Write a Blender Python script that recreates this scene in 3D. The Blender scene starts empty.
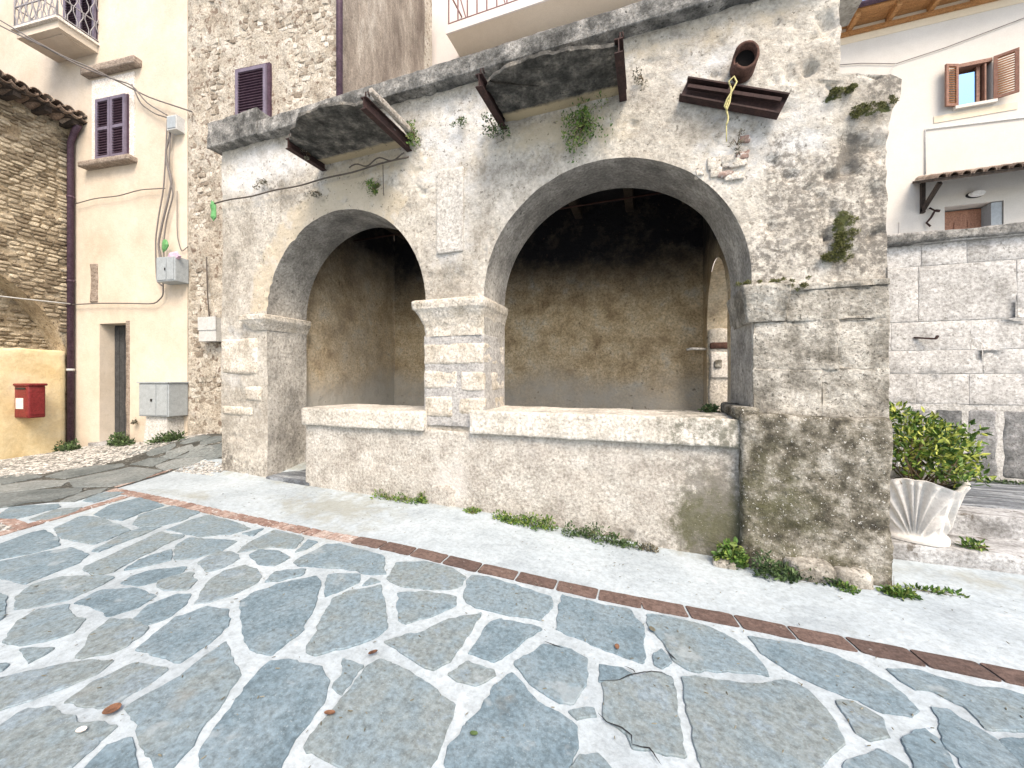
import bpy, math, random
import numpy as np
from mathutils import Vector, Matrix
random.seed(7); RNG = np.random.default_rng(7)
SC = bpy.context.scene; COL = SC.collection
# ---------------------------------------------------------------- camera, world, sun, exposure
cam_d = bpy.data.cameras.new('camera'); cam = bpy.data.objects.new('camera', cam_d); COL.objects.link(cam)
cam.location = (0, 0, 1.55); cam.rotation_euler = (math.radians(90), 0, math.radians(19.6))
cam_d.sensor_width = 36; cam_d.lens = 13.5; cam_d.shift_y = -6/1024; cam_d.clip_start = .05; cam_d.clip_end = 2000
SC.camera = cam
SC.cycles.max_bounces = 6; SC.cycles.diffuse_bounces = 3; SC.cycles.glossy_bounces = 2
SC.render.resolution_x = 1024; SC.render.resolution_y = 768
SUN_EL, SUN_AZ = math.radians(50), math.radians(38)      # azimuth from -y (behind the camera) towards -x
world = bpy.data.worlds.new('World'); SC.world = world; world.use_nodes = True
wn = world.node_tree.nodes; bg = wn['Background']
sky = wn.new('ShaderNodeTexSky'); sky.sky_type = 'NISHITA'; sky.sun_disc = False
sky.sun_elevation = SUN_EL; sky.air_density = 1.0; sky.dust_density = 2.5; sky.ozone_density = 1.0
sdir = Vector((math.sin(SUN_AZ)*math.cos(SUN_EL), -math.cos(SUN_AZ)*math.cos(SUN_EL), math.sin(SUN_EL)))
sky.sun_rotation = math.atan2(sdir.x, sdir.y)
world.node_tree.links.new(sky.outputs[0], bg.inputs[0]); bg.inputs[1].default_value = .125
sl = bpy.data.lights.new('sun', 'SUN'); sl.energy = 1.45; sl.angle = math.radians(28); sl.color = (1, .93, .84)
sun = bpy.data.objects.new('sun', sl); COL.objects.link(sun); sun.location = (0, -5, 20)
sun.rotation_euler = (-sdir).to_track_quat('-Z', 'Y').to_euler()
SC.view_settings.view_transform = 'Standard'; SC.view_settings.look = 'None'
SC.view_settings.exposure = 1.40; SC.view_settings.gamma = 1
SC.view_settings.use_white_balance = True; SC.view_settings.white_balance_temperature = 7250
# ---------------------------------------------------------------- noise in numpy
def _h(ix, iy, iz, seed):
    n = (ix.astype(np.int64)*374761393 + iy.astype(np.int64)*668265263 + iz.astype(np.int64)*2147483647 + seed*974634777) & 0xffffffff
    n = ((n ^ (n >> 13))*1274126177) & 0xffffffff; n = ((n ^ (n >> 16))*2246822519) & 0xffffffff
    return ((n ^ (n >> 15)) & 0xffffff)/float(0xffffff)
def vn(P, seed=0):
    P = np.asarray(P, float); i = np.floor(P).astype(np.int64); f = P-i; f = f*f*(3-2*f)
    r = 0
    for a in (0, 1):
        for b in (0, 1):
            for c in (0, 1):
                w = (f[..., 0] if a else 1-f[..., 0])*(f[..., 1] if b else 1-f[..., 1])*(f[..., 2] if c else 1-f[..., 2])
                r = r+w*_h(i[..., 0]+a, i[..., 1]+b, i[..., 2]+c, seed)
    return r*2-1
def fbm(P, scale=1., octv=4, seed=0, gain=.5):
    P = np.asarray(P, float)*scale; r = 0; a = 1.; t = 0
    for k in range(octv):
        r = r+a*vn(P, seed+k*17); t += a; a *= gain; P = P*2.03+5.1
    return r/t
def st(x): x = np.clip(x, 0, 1); return x*x*(3-2*x)
def lerps(x, xs, ys):
    x = np.asarray(x, float); r = np.full(x.shape, float(ys[0]))
    for i in range(len(xs)-1):
        r = np.where(x > xs[i], ys[i]+(ys[i+1]-ys[i])*st((x-xs[i])/(xs[i+1]-xs[i])), r)
    return r
def G(x, y):
    a = lerps(x, [-13, -9, -6, -2.5, .8], [-.05, .08, .15, .11, -.06])
    b = lerps(x, [-12.2, -11, -9.6, -8, -5.9, -4.2], [-.08, .12, .17, .36, .33, 0])
    return a+b*st((np.asarray(y, float)-3.6)/1.4)
# ---------------------------------------------------------------- objects
WL = {}
def tag(o, label=None, cat=None, group=None, kind=None):
    if label: o['label'] = label
    if cat: o['category'] = cat
    if group: o['group'] = group
    if kind: o['kind'] = kind
    return o
def thing(name, loc, label, cat, group=None):
    o = bpy.data.objects.new(name, None); COL.objects.link(o); o.location = loc; o.empty_display_size = .1
    WL[o] = Vector(loc); return tag(o, label, cat, group)
def put(name, me, P, parent=None, rot=(0, 0, 0), sc=(1, 1, 1)):
    o = bpy.data.objects.new(name, me); COL.objects.link(o); P = Vector(P); WL[o] = P
    if parent: o.parent = parent; o.location = P-WL[parent]
    else: o.location = P
    o.rotation_euler = rot; o.scale = sc; return o
class MB:
    def __init__(s): s.v = []; s.f = []; s.t = []; s.sm = []; s.n = 0
    def add(s, v, f, tint=0., smooth=False):
        v = np.asarray(v, float).reshape(-1, 3); s.v.append(v)
        s.f += [[i+s.n for i in q] for q in f]; s.sm += [smooth]*len(f)
        s.t.append(np.full(len(v), float(tint)) if np.isscalar(tint) else np.asarray(tint, float).ravel()); s.n += len(v); return s
    def box(s, x0, x1, y0, y1, z0, z1, tint=0.):
        v = [(x, y, z) for z in (z0, z1) for y in (y0, y1) for x in (x0, x1)]
        return s.add(v, [(0, 2, 3, 1), (4, 5, 7, 6), (0, 1, 5, 4), (2, 6, 7, 3), (0, 4, 6, 2), (1, 3, 7, 5)], tint)
    def obox(s, c, ux, uy, uz, hx, hy, hz, tint=0.):
        c, ux, uy, uz = map(np.array, (c, ux, uy, uz))
        v = [c+ux*hx*i+uy*hy*j+uz*hz*k for k in (-1, 1) for j in (-1, 1) for i in (-1, 1)]
        return s.add(v, [(0, 2, 3, 1), (4, 5, 7, 6), (0, 1, 5, 4), (2, 6, 7, 3), (0, 4, 6, 2), (1, 3, 7, 5)], tint)
    def bar(s, p, q, w, h, tint=0.):
        p, q = Vector(p), Vector(q); d = (q-p); L = d.length; d.normalize()
        u = d.cross(Vector((0, 0, 1)));
        if u.length < .01: u = Vector((1, 0, 0))
        u.normalize(); w2 = u.cross(d)
        return s.obox((p+q)/2, d, u, w2, L/2, w/2, h/2, tint)
    def tube(s, pts, r, n=8, tint=0., cap=True):
        pts = [Vector(p) for p in pts]; V = []; m = len(pts); u = None
        for i, p in enumerate(pts):
            d = (pts[min(i+1, m-1)]-pts[max(i-1, 0)]).normalized()
            if u is None:
                u = d.cross(Vector((0, 0, 1)))
                if u.length < .05: u = d.cross(Vector((1, 0, 0)))
            u = (u-d*u.dot(d)).normalized(); w = d.cross(u)
            rr = r[i] if hasattr(r, '__len__') else r
            V += [p+(u*math.cos(2*math.pi*k/n)+w*math.sin(2*math.pi*k/n))*rr for k in range(n)]
        F = [(i*n+k, i*n+(k+1) % n, (i+1)*n+(k+1) % n, (i+1)*n+k) for i in range(m-1) for k in range(n)]
        if cap: F += [tuple(range(n))[::-1], tuple((m-1)*n+k for k in range(n))]
        return s.add(V, F, tint, True)
    def grid(s, A, tint=0., flip=False, smooth=True):
        A = np.asarray(A, float); a, b = A.shape[:2]; F = []
        for i in range(a-1):
            for j in range(b-1):
                q = (i*b+j, i*b+j+1, (i+1)*b+j+1, (i+1)*b+j); F.append(q[::-1] if flip else q)
        return s.add(A.reshape(-1, 3), F, tint, smooth)
    def poly(s, pts, z0, z1, tint=0.):       # vertical prism of an outline, z as arrays or numbers
        n = len(pts); z0 = np.broadcast_to(z0, n); z1 = np.broadcast_to(z1, n)
        v = [(p[0], p[1], a) for p, a in zip(pts, z0)]+[(p[0], p[1], a) for p, a in zip(pts, z1)]
        return s.add(v, [tuple(range(n))[::-1], tuple(range(n, 2*n))]+[(i, (i+1) % n, n+(i+1) % n, n+i) for i in range(n)], tint)
    def mesh(s, name, mat, base, attrs=None):
        V = np.concatenate(s.v) if s.v else np.zeros((0, 3)); me = bpy.data.meshes.new(name)
        me.from_pydata([], [], []) ; L = np.array([len(f) for f in s.f]); idx = np.concatenate([np.array(f) for f in s.f]) if len(s.f) else np.zeros(0)
        me.vertices.add(len(V)); me.vertices.foreach_set('co', (V-np.array(base)).astype(np.float32).ravel())
        me.loops.add(len(idx)); me.loops.foreach_set('vertex_index', idx.astype(np.int32))
        me.polygons.add(len(L)); me.polygons.foreach_set('loop_start', (np.cumsum(L)-L).astype(np.int32))
        me.polygons.foreach_set('use_smooth', np.array(s.sm, bool))
        t = np.concatenate(s.t)
        if t.any(): me.attributes.new('tint', 'FLOAT', 'POINT').data.foreach_set('value', t.astype(np.float32))
        for k, a in (attrs or {}).items(): me.attributes.new(k, 'FLOAT', 'POINT').data.foreach_set('value', np.asarray(a, np.float32).ravel())
        me.update(calc_edges=True); me.validate(); me.materials.append(mat); return me
    def build(s, name, mat, parent=None, attrs=None, base=None):
        V = np.concatenate(s.v)
        if base is None:
            base = (V.min(0)+V.max(0))/2; base[2] = V[:, 2].min()
        return put(name, s.mesh(name, mat, base, attrs), base, parent)
def gfaces(a, b): return [(i*b+j, i*b+j+1, (i+1)*b+j+1, (i+1)*b+j) for i in range(a-1) for j in range(b-1)]
def rough(x0, x1, y0, y1, z0, z1, res=.05, amp=.008, rad=.015, seed=0, sc=5., fr=None, warp=0.):
    """a stone-like box with rounded worn edges, welded; returns verts, faces"""
    lo = np.array([x0, y0, z0]); hi = np.array([x1, y1, z1]); n = np.maximum(3, np.ceil((hi-lo)/res).astype(int)); n = np.minimum(n, 110); r0 = max(.0015, min(rad, (hi-lo).min()*.3))
    V = []; F = []; k = 0
    for ax in range(3):
        a, b = (ax+1) % 3, (ax+2) % 3
        for side in (0, 1):
            ua, ub = [np.concatenate([[lo[q]], np.linspace(lo[q]+r0, hi[q]-r0, n[q]-1), [hi[q]]]) for q in (a, b)]
            P = np.zeros((n[a]+1, n[b]+1, 3)); P[..., a] = ua[:, None]; P[..., b] = ub[None]; P[..., ax] = (hi if side else lo)[ax]
            f = gfaces(n[a]+1, n[b]+1); F += [[i+k for i in (q[::-1] if side else q)] for q in f]; V.append(P.reshape(-1, 3)); k += P.shape[0]*P.shape[1]
    V = np.concatenate(V); key = np.round(V, 5); _, first, inv = np.unique(key, axis=0, return_index=True, return_inverse=True); inv = inv.ravel()
    V = V[first]; F = [[inv[i] for i in q][::-1] for q in F]
    r = np.minimum(rad, (hi-lo).min()*.45); q = np.clip(V, lo+r, hi-r); d = V-q; L = np.linalg.norm(d, axis=1, keepdims=True); L[L == 0] = 1
    N = d/L; V = q+N*r
    if warp: V = V+warp*np.stack([fbm(V, 1.3, 2, seed+5+i) for i in range(3)], 1)
    V = V+N*(amp*fbm(V, sc, 4, seed)[:, None]*1.8+amp*.5*fbm(V, sc*5, 2, seed+3)[:, None])
    if fr: V = fr(V)
    return V, F
# ---------------------------------------------------------------- materials
def L3(h): return tuple(((c/255)/12.92 if c/255 <= .04045 else ((c/255+.055)/1.055)**2.4) for c in h)+(1,)
def mat(name, cols, scale=3., rgh=.9, bump=.3, bscale=40., var=.0, spots=None, masks=(), metal=0., detail=6., grain=.8, stretch=(1, 1, 1), spec=.3, bd=.035, contrast=1., med=1.):
    """cols: albedo stops [(pos, (r,g,b))]; spots: (scale, threshold, width, colour); masks: (attribute, noise scale, noise amount, colour, softness)"""
    m = bpy.data.materials.new(name); m.use_nodes = True; N = m.node_tree.nodes; K = m.node_tree.links.new
    P = N['Principled BSDF']; P.inputs['Roughness'].default_value = rgh; P.inputs['Metallic'].default_value = metal; P.inputs['Specular IOR Level'].default_value = spec
    geo = N.new('ShaderNodeNewGeometry'); oi = N.new('ShaderNodeObjectInfo')
    def math_(op, a, b=None, c=None, clamp=False):
        n = N.new('ShaderNodeMath'); n.operation = op; n.use_clamp = clamp
        for i, x in enumerate((a, b, c)):
            if x is None: continue
            if isinstance(x, (int, float)): n.inputs[i].default_value = x
            else: K(x, n.inputs[i])
        return n.outputs[0]
    def noise(sc, det=detail, off=0., ro=.62, st_=stretch):
        mp = N.new('ShaderNodeMapping'); mp.inputs['Scale'].default_value = tuple(sc*k for k in st_); mp.inputs['Location'].default_value = (off, off*1.7, off*.3)
        K(vec, mp.inputs[0]); n = N.new('ShaderNodeTexNoise'); n.inputs['Scale'].default_value = 1; n.inputs['Detail'].default_value = det; n.inputs['Roughness'].default_value = ro
        K(mp.outputs[0], n.inputs['Vector']); return n.outputs['Fac']
    vec = geo.outputs['Position']
    if var:
        va = N.new('ShaderNodeVectorMath'); va.operation = 'MULTIPLY_ADD'; cb = N.new('ShaderNodeCombineXYZ')
        K(oi.outputs['Random'], cb.inputs[0]); K(oi.outputs['Random'], cb.inputs[2]); K(cb.outputs[0], va.inputs[0]); va.inputs[1].default_value = (53, 0, 31); K(vec, va.inputs[2]); vec = va.outputs[0]
    n1 = noise(scale); fac = n1
    if contrast != 1: fac = math_('MULTIPLY_ADD', math_('SUBTRACT', n1, .5), contrast, .5, True)
    if var:
        at = N.new('ShaderNodeAttribute'); at.attribute_name = 'tint'
        t = math_('FRACT', math_('ADD', oi.outputs['Random'], at.outputs['Fac'])); fac = math_('ADD', fac, math_('MULTIPLY', math_('SUBTRACT', t, .5), var), None, True)
    cr = N.new('ShaderNodeValToRGB'); e = cr.color_ramp.elements
    while len(e) < len(cols): e.new(.5)
    for q, (p, c) in zip(e, cols): q.position = p; q.color = tuple(c[:3])+(1,)
    K(fac, cr.inputs[0]); col = cr.outputs[0]
    fine = noise(scale*9, 6, 3.1)
    mx = N.new('ShaderNodeMix'); mx.data_type = 'RGBA'; mx.blend_type = 'MULTIPLY'; mx.inputs[0].default_value = med
    fr = N.new('ShaderNodeValToRGB'); fr.color_ramp.elements[0].position = .3; fr.color_ramp.elements[0].color = (.74, .73, .72, 1); fr.color_ramp.elements[1].position = .65; fr.color_ramp.elements[1].color = (1.12, 1.12, 1.12, 1)
    K(fine, fr.inputs[0]); K(col, mx.inputs['A']); K(fr.outputs[0], mx.inputs['B']); col = mx.outputs['Result']
    if grain:
        gx = N.new('ShaderNodeMix'); gx.data_type = 'RGBA'; gx.blend_type = 'MULTIPLY'; gx.inputs[0].default_value = grain
        gr_ = N.new('ShaderNodeValToRGB'); gr_.color_ramp.elements[0].position = .34; gr_.color_ramp.elements[0].color = (.50, .485, .46, 1); gr_.color_ramp.elements[1].position = .57; gr_.color_ramp.elements[1].color = (1.15, 1.15, 1.15, 1)
        K(noise(34, 5, 8.8, .72, (1, 1, 1)), gr_.inputs[0]); K(col, gx.inputs['A']); K(gr_.outputs[0], gx.inputs['B']); col = gx.outputs['Result']
    def over(col, f, c):
        m_ = N.new('ShaderNodeMix'); m_.data_type = 'RGBA'; K(f, m_.inputs[0]); K(col, m_.inputs['A']); m_.inputs['B'].default_value = tuple(c[:3])+(1,); return m_.outputs['Result']
    for (an, ns, na, c, so) in masks:
        at = N.new('ShaderNodeAttribute'); at.attribute_name = an
        f = math_('ADD', at.outputs['Fac'], math_('MULTIPLY', math_('MULTIPLY', math_('SUBTRACT', noise(ns, 5, 7.7+ns, .74, (1, 1, 1)), .5), na), math_('MULTIPLY', at.outputs['Fac'], 2.2, None, True)))
        f = math_('MULTIPLY', math_('DIVIDE', math_('SUBTRACT', f, .5-so), 2*so, None, True), c[3] if len(c) > 3 else 1.); col = over(col, f, c)
    for (ss, th, w, c) in (spots or []):
        f = math_('DIVIDE', math_('SUBTRACT', noise(ss, 4, 11.3+ss, .6, (1, 1, 1)), th), w, None, True)
        f = math_('MULTIPLY', f, c[3] if len(c) > 3 else 1.); col = over(col, f, c)
    K(col, P.inputs['Base Color'])
    if bump:
        b = N.new('ShaderNodeBump'); b.inputs['Strength'].default_value = min(1, bump); b.inputs['Distance'].default_value = bd
        hgt = math_('ADD', noise(bscale*.38, 6, 1.3, .72), math_('MULTIPLY', n1, .8)); K(hgt, b.inputs['Height']); K(b.outputs[0], P.inputs['Normal'])
    return m
def flat(name, c, rgh=.6, metal=0., var=.12, bump=.08): 
    c = np.array(c[:3]); return mat(name, [(.3, tuple(c*(1-var))), (.7, tuple(c*(1+var)))], 14, rgh, bump, 120, metal=metal, bd=.004, grain=.15)
# ---------------------------------------------------------------- leaves
def leaf_clump(mb, c, rad, n, size, seed=0, shape='ball', drop=0., ratio=.45, spread=1.):
    r = np.random.default_rng(seed); c = np.array(c)
    for k in range(n):
        u = r.normal(size=3); u /= np.linalg.norm(u); q = r.random()**.45
        p = u*np.array(rad)*q
        if shape == 'tuft': p[2] = abs(p[2])
        if shape == 'wall': p[1] = -abs(p[1]); 
        p[2] -= drop*np.linalg.norm(p[:2])
        d = u*.8+r.normal(size=3)*.7; d[2] += .5; d /= np.linalg.norm(d); s_ = np.cross(d, r.normal(size=3)); s_ /= np.linalg.norm(s_); nn = np.cross(d, s_)
        L = size*(.6+.8*r.random()); w = L*ratio; a = c+p
        V = [a, a+d*L*.35+s_*w*.5+nn*L*.05, a+d*L*.75+s_*w*.35, a+d*L+nn*L*-.1, a+d*L*.75-s_*w*.35, a+d*L*.35-s_*w*.5+nn*L*.05, a+d*L*.5-nn*L*.06]
        mb.add(V, [(0, 1, 6), (1, 2, 6), (2, 3, 6), (3, 4, 6), (4, 5, 6), (5, 0, 6)], r.random())
    return mb
def stems(mb, c, rad, n, r0, seed=0, up=.5):
    r = np.random.default_rng(seed+99); c = np.array(c)
    for k in range(n):
        u = r.normal(size=3); u[2] = abs(u[2])+up; u /= np.linalg.norm(u); e = c+u*np.array(rad)*(.7+.4*r.random()); m_ = (c+e)/2+r.normal(size=3)*.15*np.array(rad)
        mb.tube([c, m_, e], [r0, r0*.7, r0*.3], 5, r.random())
STONES = [
[[-5.356,2.269],[-5.579,2.494],[-5.597,2.767],[-5.031,2.708],[-4.993,2.489],[-4.903,2.285],[-5.096,2.259]],
[[-5.224,1.939],[-5.413,2.209],[-5.19,2.244],[-4.549,2.175],[-4.471,1.999],[-4.448,1.884],[-4.678,1.862],[-4.901,1.857]],
[[-5.097,1.471],[-5.145,1.6],[-5.253,1.788],[-5.239,1.889],[-4.839,1.826],[-4.668,1.761],[-4.685,1.608],[-4.753,1.478],[-4.772,1.377]],
[[-4.701,2.276],[-4.929,2.437],[-4.929,2.723],[-4.452,2.708],[-4.371,2.478],[-4.402,2.33],[-4.537,2.243]],
[[-4.293,1.811],[-4.486,2.109],[-4.501,2.244],[-4.367,2.311],[-4.298,2.125],[-4.263,1.922],[-4.229,1.821]],
[[-3.984,1.626],[-4.053,1.812],[-4.233,2.24],[-3.935,2.27],[-3.874,2.05],[-3.796,1.846],[-3.718,1.69],[-3.781,1.608]],
[[-4.638,1.349],[-4.68,1.455],[-4.631,1.629],[-4.532,1.789],[-4.233,1.763],[-4.12,1.654],[-4.083,1.509],[-4.049,1.378],[-4.345,1.351]],
[[-3.674,1.727],[-3.761,1.859],[-3.745,2.051],[-3.538,1.946],[-3.572,1.827]],
[[-3.511,1.957],[-3.805,2.129],[-3.848,2.259],[-3.402,2.368],[-3.343,2.184],[-3.39,2.026]],
[[-4.236,2.3],[-4.291,2.476],[-4.291,2.68],[-3.773,2.65],[-3.566,2.6],[-3.606,2.442],[-3.796,2.308]],
[[-3.468,1.603],[-3.508,1.677],[-3.482,1.781],[-3.307,1.916],[-3.224,1.86],[-3.251,1.721],[-3.29,1.627]],
[[-3.172,1.665],[-3.251,1.721],[-3.19,1.873],[-3.015,1.81],[-2.948,1.716],[-3.082,1.659]],
[[-3.288,1.999],[-3.362,2.176],[-3.198,2.206],[-3.062,2.151],[-3.028,2.014],[-3.071,1.918]],
[[-2.718,1.617],[-2.924,1.826],[-2.97,1.975],[-2.914,2.085],[-2.774,2.068],[-2.643,2.001],[-2.589,1.931],[-2.603,1.763],[-2.636,1.676]],
[[-3.893,1.277],[-3.995,1.382],[-3.955,1.511],[-3.725,1.611],[-3.614,1.636],[-3.543,1.507],[-3.531,1.371],[-3.613,1.24],[-3.679,1.207]],
[[-3.424,1.369],[-3.472,1.502],[-3.295,1.602],[-3.055,1.596],[-3.002,1.485],[-3.06,1.357],[-3.206,1.381]],
[[-3.308,1.046],[-3.487,1.149],[-3.538,1.245],[-3.452,1.346],[-3.263,1.283],[-3.153,1.287],[-3.055,1.216],[-3.093,1.115],[-3.18,1.056]],
[[-4.236,1.222],[-4.011,1.247],[-3.959,1.251],[-3.656,1.157],[-3.612,1.123],[-3.59,1.036]],
[[-3.131,1.04],[-2.968,1.106],[-2.943,1.014]],
[[-2.92,0.864],[-2.913,0.906],[-2.85,0.978],[-2.666,1.134],[-2.565,1.152],[-2.52,1.081],[-2.562,0.963],[-2.652,0.825],[-2.683,0.794]],
[[-2.786,1.118],[-2.951,1.255],[-3.023,1.34],[-2.88,1.383],[-2.715,1.371],[-2.625,1.255],[-2.653,1.176],[-2.725,1.121]],
[[-2.878,1.393],[-2.978,1.51],[-2.951,1.645],[-2.869,1.684],[-2.758,1.591],[-2.714,1.486],[-2.746,1.393]],
[[-2.547,1.243],[-2.608,1.357],[-2.672,1.489],[-2.611,1.631],[-2.46,1.643],[-2.3,1.551],[-2.259,1.411],[-2.232,1.266]],
[[-2.432,0.944],[-2.47,1.042],[-2.442,1.177],[-2.237,1.22],[-2.219,1.097],[-2.221,1.01],[-2.256,0.976],[-2.335,0.953]],
[[-2.513,0.762],[-2.52,0.783],[-2.541,0.858],[-2.449,0.898],[-2.228,0.909],[-2.086,0.952],[-2.058,0.882],[-2.02,0.784],[-2.097,0.708],[-2.193,0.671]],
[[-2.005,0.882],[-1.959,0.944],[-1.896,0.926],[-1.775,0.874],[-1.817,0.819],[-1.955,0.791]],
[[-2.15,1.01],[-2.138,1.192],[-2.176,1.447],[-1.998,1.378],[-1.877,1.307],[-1.776,1.129],[-1.719,1.009],[-1.688,0.924],[-1.733,0.905],[-1.845,0.936],[-1.932,0.955],[-2.033,0.992]],
[[-3.123,0.939],[-3.019,0.974],[-2.986,0.928],[-3.007,0.904]],
[[-1.672,1.02],[-1.728,1.15],[-1.829,1.364],[-1.821,1.438],[-1.756,1.481],[-1.573,1.51],[-1.466,1.455],[-1.401,1.362],[-1.371,1.268],[-1.365,1.174],[-1.333,1.089],[-1.307,1.028],[-1.467,0.941],[-1.596,0.981]],
[[-2.469,1.741],[-2.493,1.817],[-2.416,1.99],[-2.265,2.148],[-2.176,2.098],[-2.046,1.932],[-1.951,1.783],[-1.881,1.685],[-1.869,1.583],[-1.861,1.481],[-1.954,1.457],[-2.013,1.456],[-2.191,1.556]],
[[-1.761,1.596],[-1.804,1.721],[-1.953,1.975],[-1.919,2.083],[-1.768,2.228],[-1.628,2.076],[-1.456,1.89],[-1.454,1.81],[-1.543,1.693],[-1.658,1.565],[-1.719,1.574]],
[[-1.609,2.209],[-1.45,2.301],[-1.239,2.339],[-1.201,2.251],[-1.258,2.111],[-1.381,1.97],[-1.431,1.977],[-1.526,2.095]],
[[-1.384,1.798],[-1.32,1.883],[-1.275,1.916],[-1.179,2.096],[-1.015,2.256],[-0.998,2.145],[-0.999,1.946],[-1.008,1.82],[-1.045,1.729],[-1.231,1.755]],
[[-1.513,1.597],[-1.386,1.608],[-1.365,1.497],[-1.361,1.436],[-1.429,1.445],[-1.441,1.513]],
[[-1.313,1.178],[-1.322,1.274],[-1.334,1.464],[-1.363,1.601],[-1.336,1.683],[-1.269,1.689],[-1.034,1.64],[-0.85,1.593],[-0.833,1.504],[-0.813,1.403],[-0.809,1.302],[-1.062,1.192],[-1.185,1.179],[-1.282,1.174]],
[[-0.96,1.733],[-0.914,1.854],[-0.774,1.863],[-0.752,1.828],[-0.811,1.742],[-0.896,1.719]],
[[-0.928,1.915],[-0.929,2.201],[-0.882,2.251],[-0.616,2.289],[-0.708,2.082],[-0.779,1.915],[-0.87,1.922]],
[[-1.209,2.416],[-1.268,2.619],[-1.144,2.663],[-0.844,2.65],[-0.653,2.628],[-0.617,2.52],[-0.659,2.359],[-0.856,2.317],[-1.04,2.298],[-1.158,2.314]],
[[-0.575,2.683],[-0.489,2.693],[-0.267,2.705],[-0.12,2.729],[-0.037,2.572],[-0.026,2.244],[-0.209,2.26],[-0.386,2.29],[-0.536,2.315],[-0.553,2.424]],
[[-0.678,1.953],[-0.573,2.157],[-0.423,2.173],[-0.326,2.145],[-0.3,1.972],[-0.333,1.838],[-0.414,1.817],[-0.552,1.858]],
[[-0.758,1.515],[-0.728,1.619],[-0.717,1.776],[-0.694,1.855],[-0.67,1.881],[-0.506,1.778],[-0.402,1.753],[-0.298,1.718],[-0.288,1.657],[-0.322,1.492],[-0.533,1.362],[-0.734,1.313],[-0.781,1.422]],
[[-0.247,2.143],[-0.124,2.169],[-0.078,2.147],[-0.155,2.057],[-0.239,2.015]],
[[-0.226,2.009],[-0.083,2.115],[0.067,2.208],[0.116,2.19],[0.131,1.966],[0.142,1.768],[0.013,1.737],[-0.068,1.721],[-0.085,1.769],[-0.197,1.806],[-0.203,1.912]],
[[-0.019,2.72],[0.114,2.751],[0.353,2.745],[0.505,2.658],[0.585,2.545],[0.601,2.414],[0.453,2.385],[0.221,2.29],[0.143,2.334],[0.075,2.49],[0.005,2.568]],
[[0.018,2.353],[0.073,2.409],[0.129,2.325],[0.068,2.253],[0.03,2.266]],
[[0.166,2.225],[0.257,2.262],[0.474,2.3],[0.68,2.4],[0.769,2.377],[0.816,2.238],[0.81,2.101],[0.755,2.024],[0.658,1.916],[0.608,1.827],[0.334,1.703],[0.208,1.672],[0.207,1.754],[0.184,1.994]],
[[0.575,2.735],[0.794,2.75],[0.923,2.759],[1.113,2.675],[1.203,2.559],[1.23,2.415],[1.169,2.352],[1.044,2.343],[0.893,2.415],[0.765,2.46],[0.729,2.491],[0.636,2.594]],
[[0.877,2.344],[0.952,2.355],[1.036,2.282],[1.007,2.179],[0.919,2.141],[0.882,2.16],[0.881,2.227]],
[[1.243,2.69],[1.399,2.731],[1.586,2.682],[1.726,2.711],[1.826,2.669],[1.772,2.495],[1.603,2.42],[1.449,2.38],[1.454,2.506],[1.378,2.574],[1.294,2.564],[1.254,2.605]],
[[1.299,2.439],[1.363,2.456],[1.45,2.339],[1.494,2.228],[1.422,2.099],[1.201,2.021],[1.228,2.155],[1.224,2.224],[1.271,2.328]],
[[1.061,2.191],[1.185,2.292],[1.205,2.232],[1.179,2.032],[0.999,1.948],[1.04,2.079]],
[[0.759,1.962],[0.845,2.033],[0.932,2.091],[1.008,2.042],[0.925,1.922],[0.75,1.879]],
[[-0.349,1.781],[-0.243,1.85],[-0.227,1.814],[-0.299,1.761]],
[[-2.61,2.252],[-2.629,2.578],[-2.515,2.63],[-2.007,2.578],[-1.847,2.358],[-1.921,2.324],[-2.184,2.309],[-2.513,2.223]],
[[-1.791,2.323],[-1.867,2.544],[-1.68,2.65],[-1.431,2.653],[-1.284,2.584],[-1.276,2.471],[-1.316,2.396],[-1.471,2.321],[-1.654,2.288]],
[[-3.188,2.219],[-3.277,2.389],[-3.312,2.655],[-2.985,2.641],[-2.896,2.588],[-2.818,2.432],[-3.035,2.386],[-3.14,2.247]],
[[-3.06,2.22],[-3.06,2.316],[-2.904,2.351],[-2.72,2.301],[-2.693,2.159],[-2.818,2.133]],
[[-3.518,2.494],[-3.458,2.642],[-3.371,2.493]],
[[-2.546,1.964],[-2.606,2.089],[-2.435,2.198],[-2.387,2.112],[-2.461,2.012]],
[[-2.015,1.975],[-2.217,2.197],[-2.003,2.288],[-1.93,2.192],[-2.003,2.027]],
[[-2.739,2.387],[-2.846,2.596],[-2.731,2.595],[-2.71,2.472]],
[[-1.885,2.178],[-1.903,2.276],[-1.807,2.266]],
[[-0.317,1.435],[-0.268,1.591],[-0.19,1.62],[-0.126,1.575],[-0.129,1.477]],
[[1.472,2.337],[1.63,2.383],[1.514,2.132],[1.44,2.106]],
[[-6.252,1.944],[-6.532,2.099],[-6.167,2.317],[-5.996,2.272],[-5.927,2.018],[-5.93,1.921],[-6.283,1.859]],
[[-5.749,1.973],[-5.933,2.211],[-5.769,2.354],[-5.631,2.242],[-5.571,2.026]],
[[-6.06,2.473],[-6.259,2.707],[-6.15,2.796],[-6.006,2.824],[-5.867,2.495]]]
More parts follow.
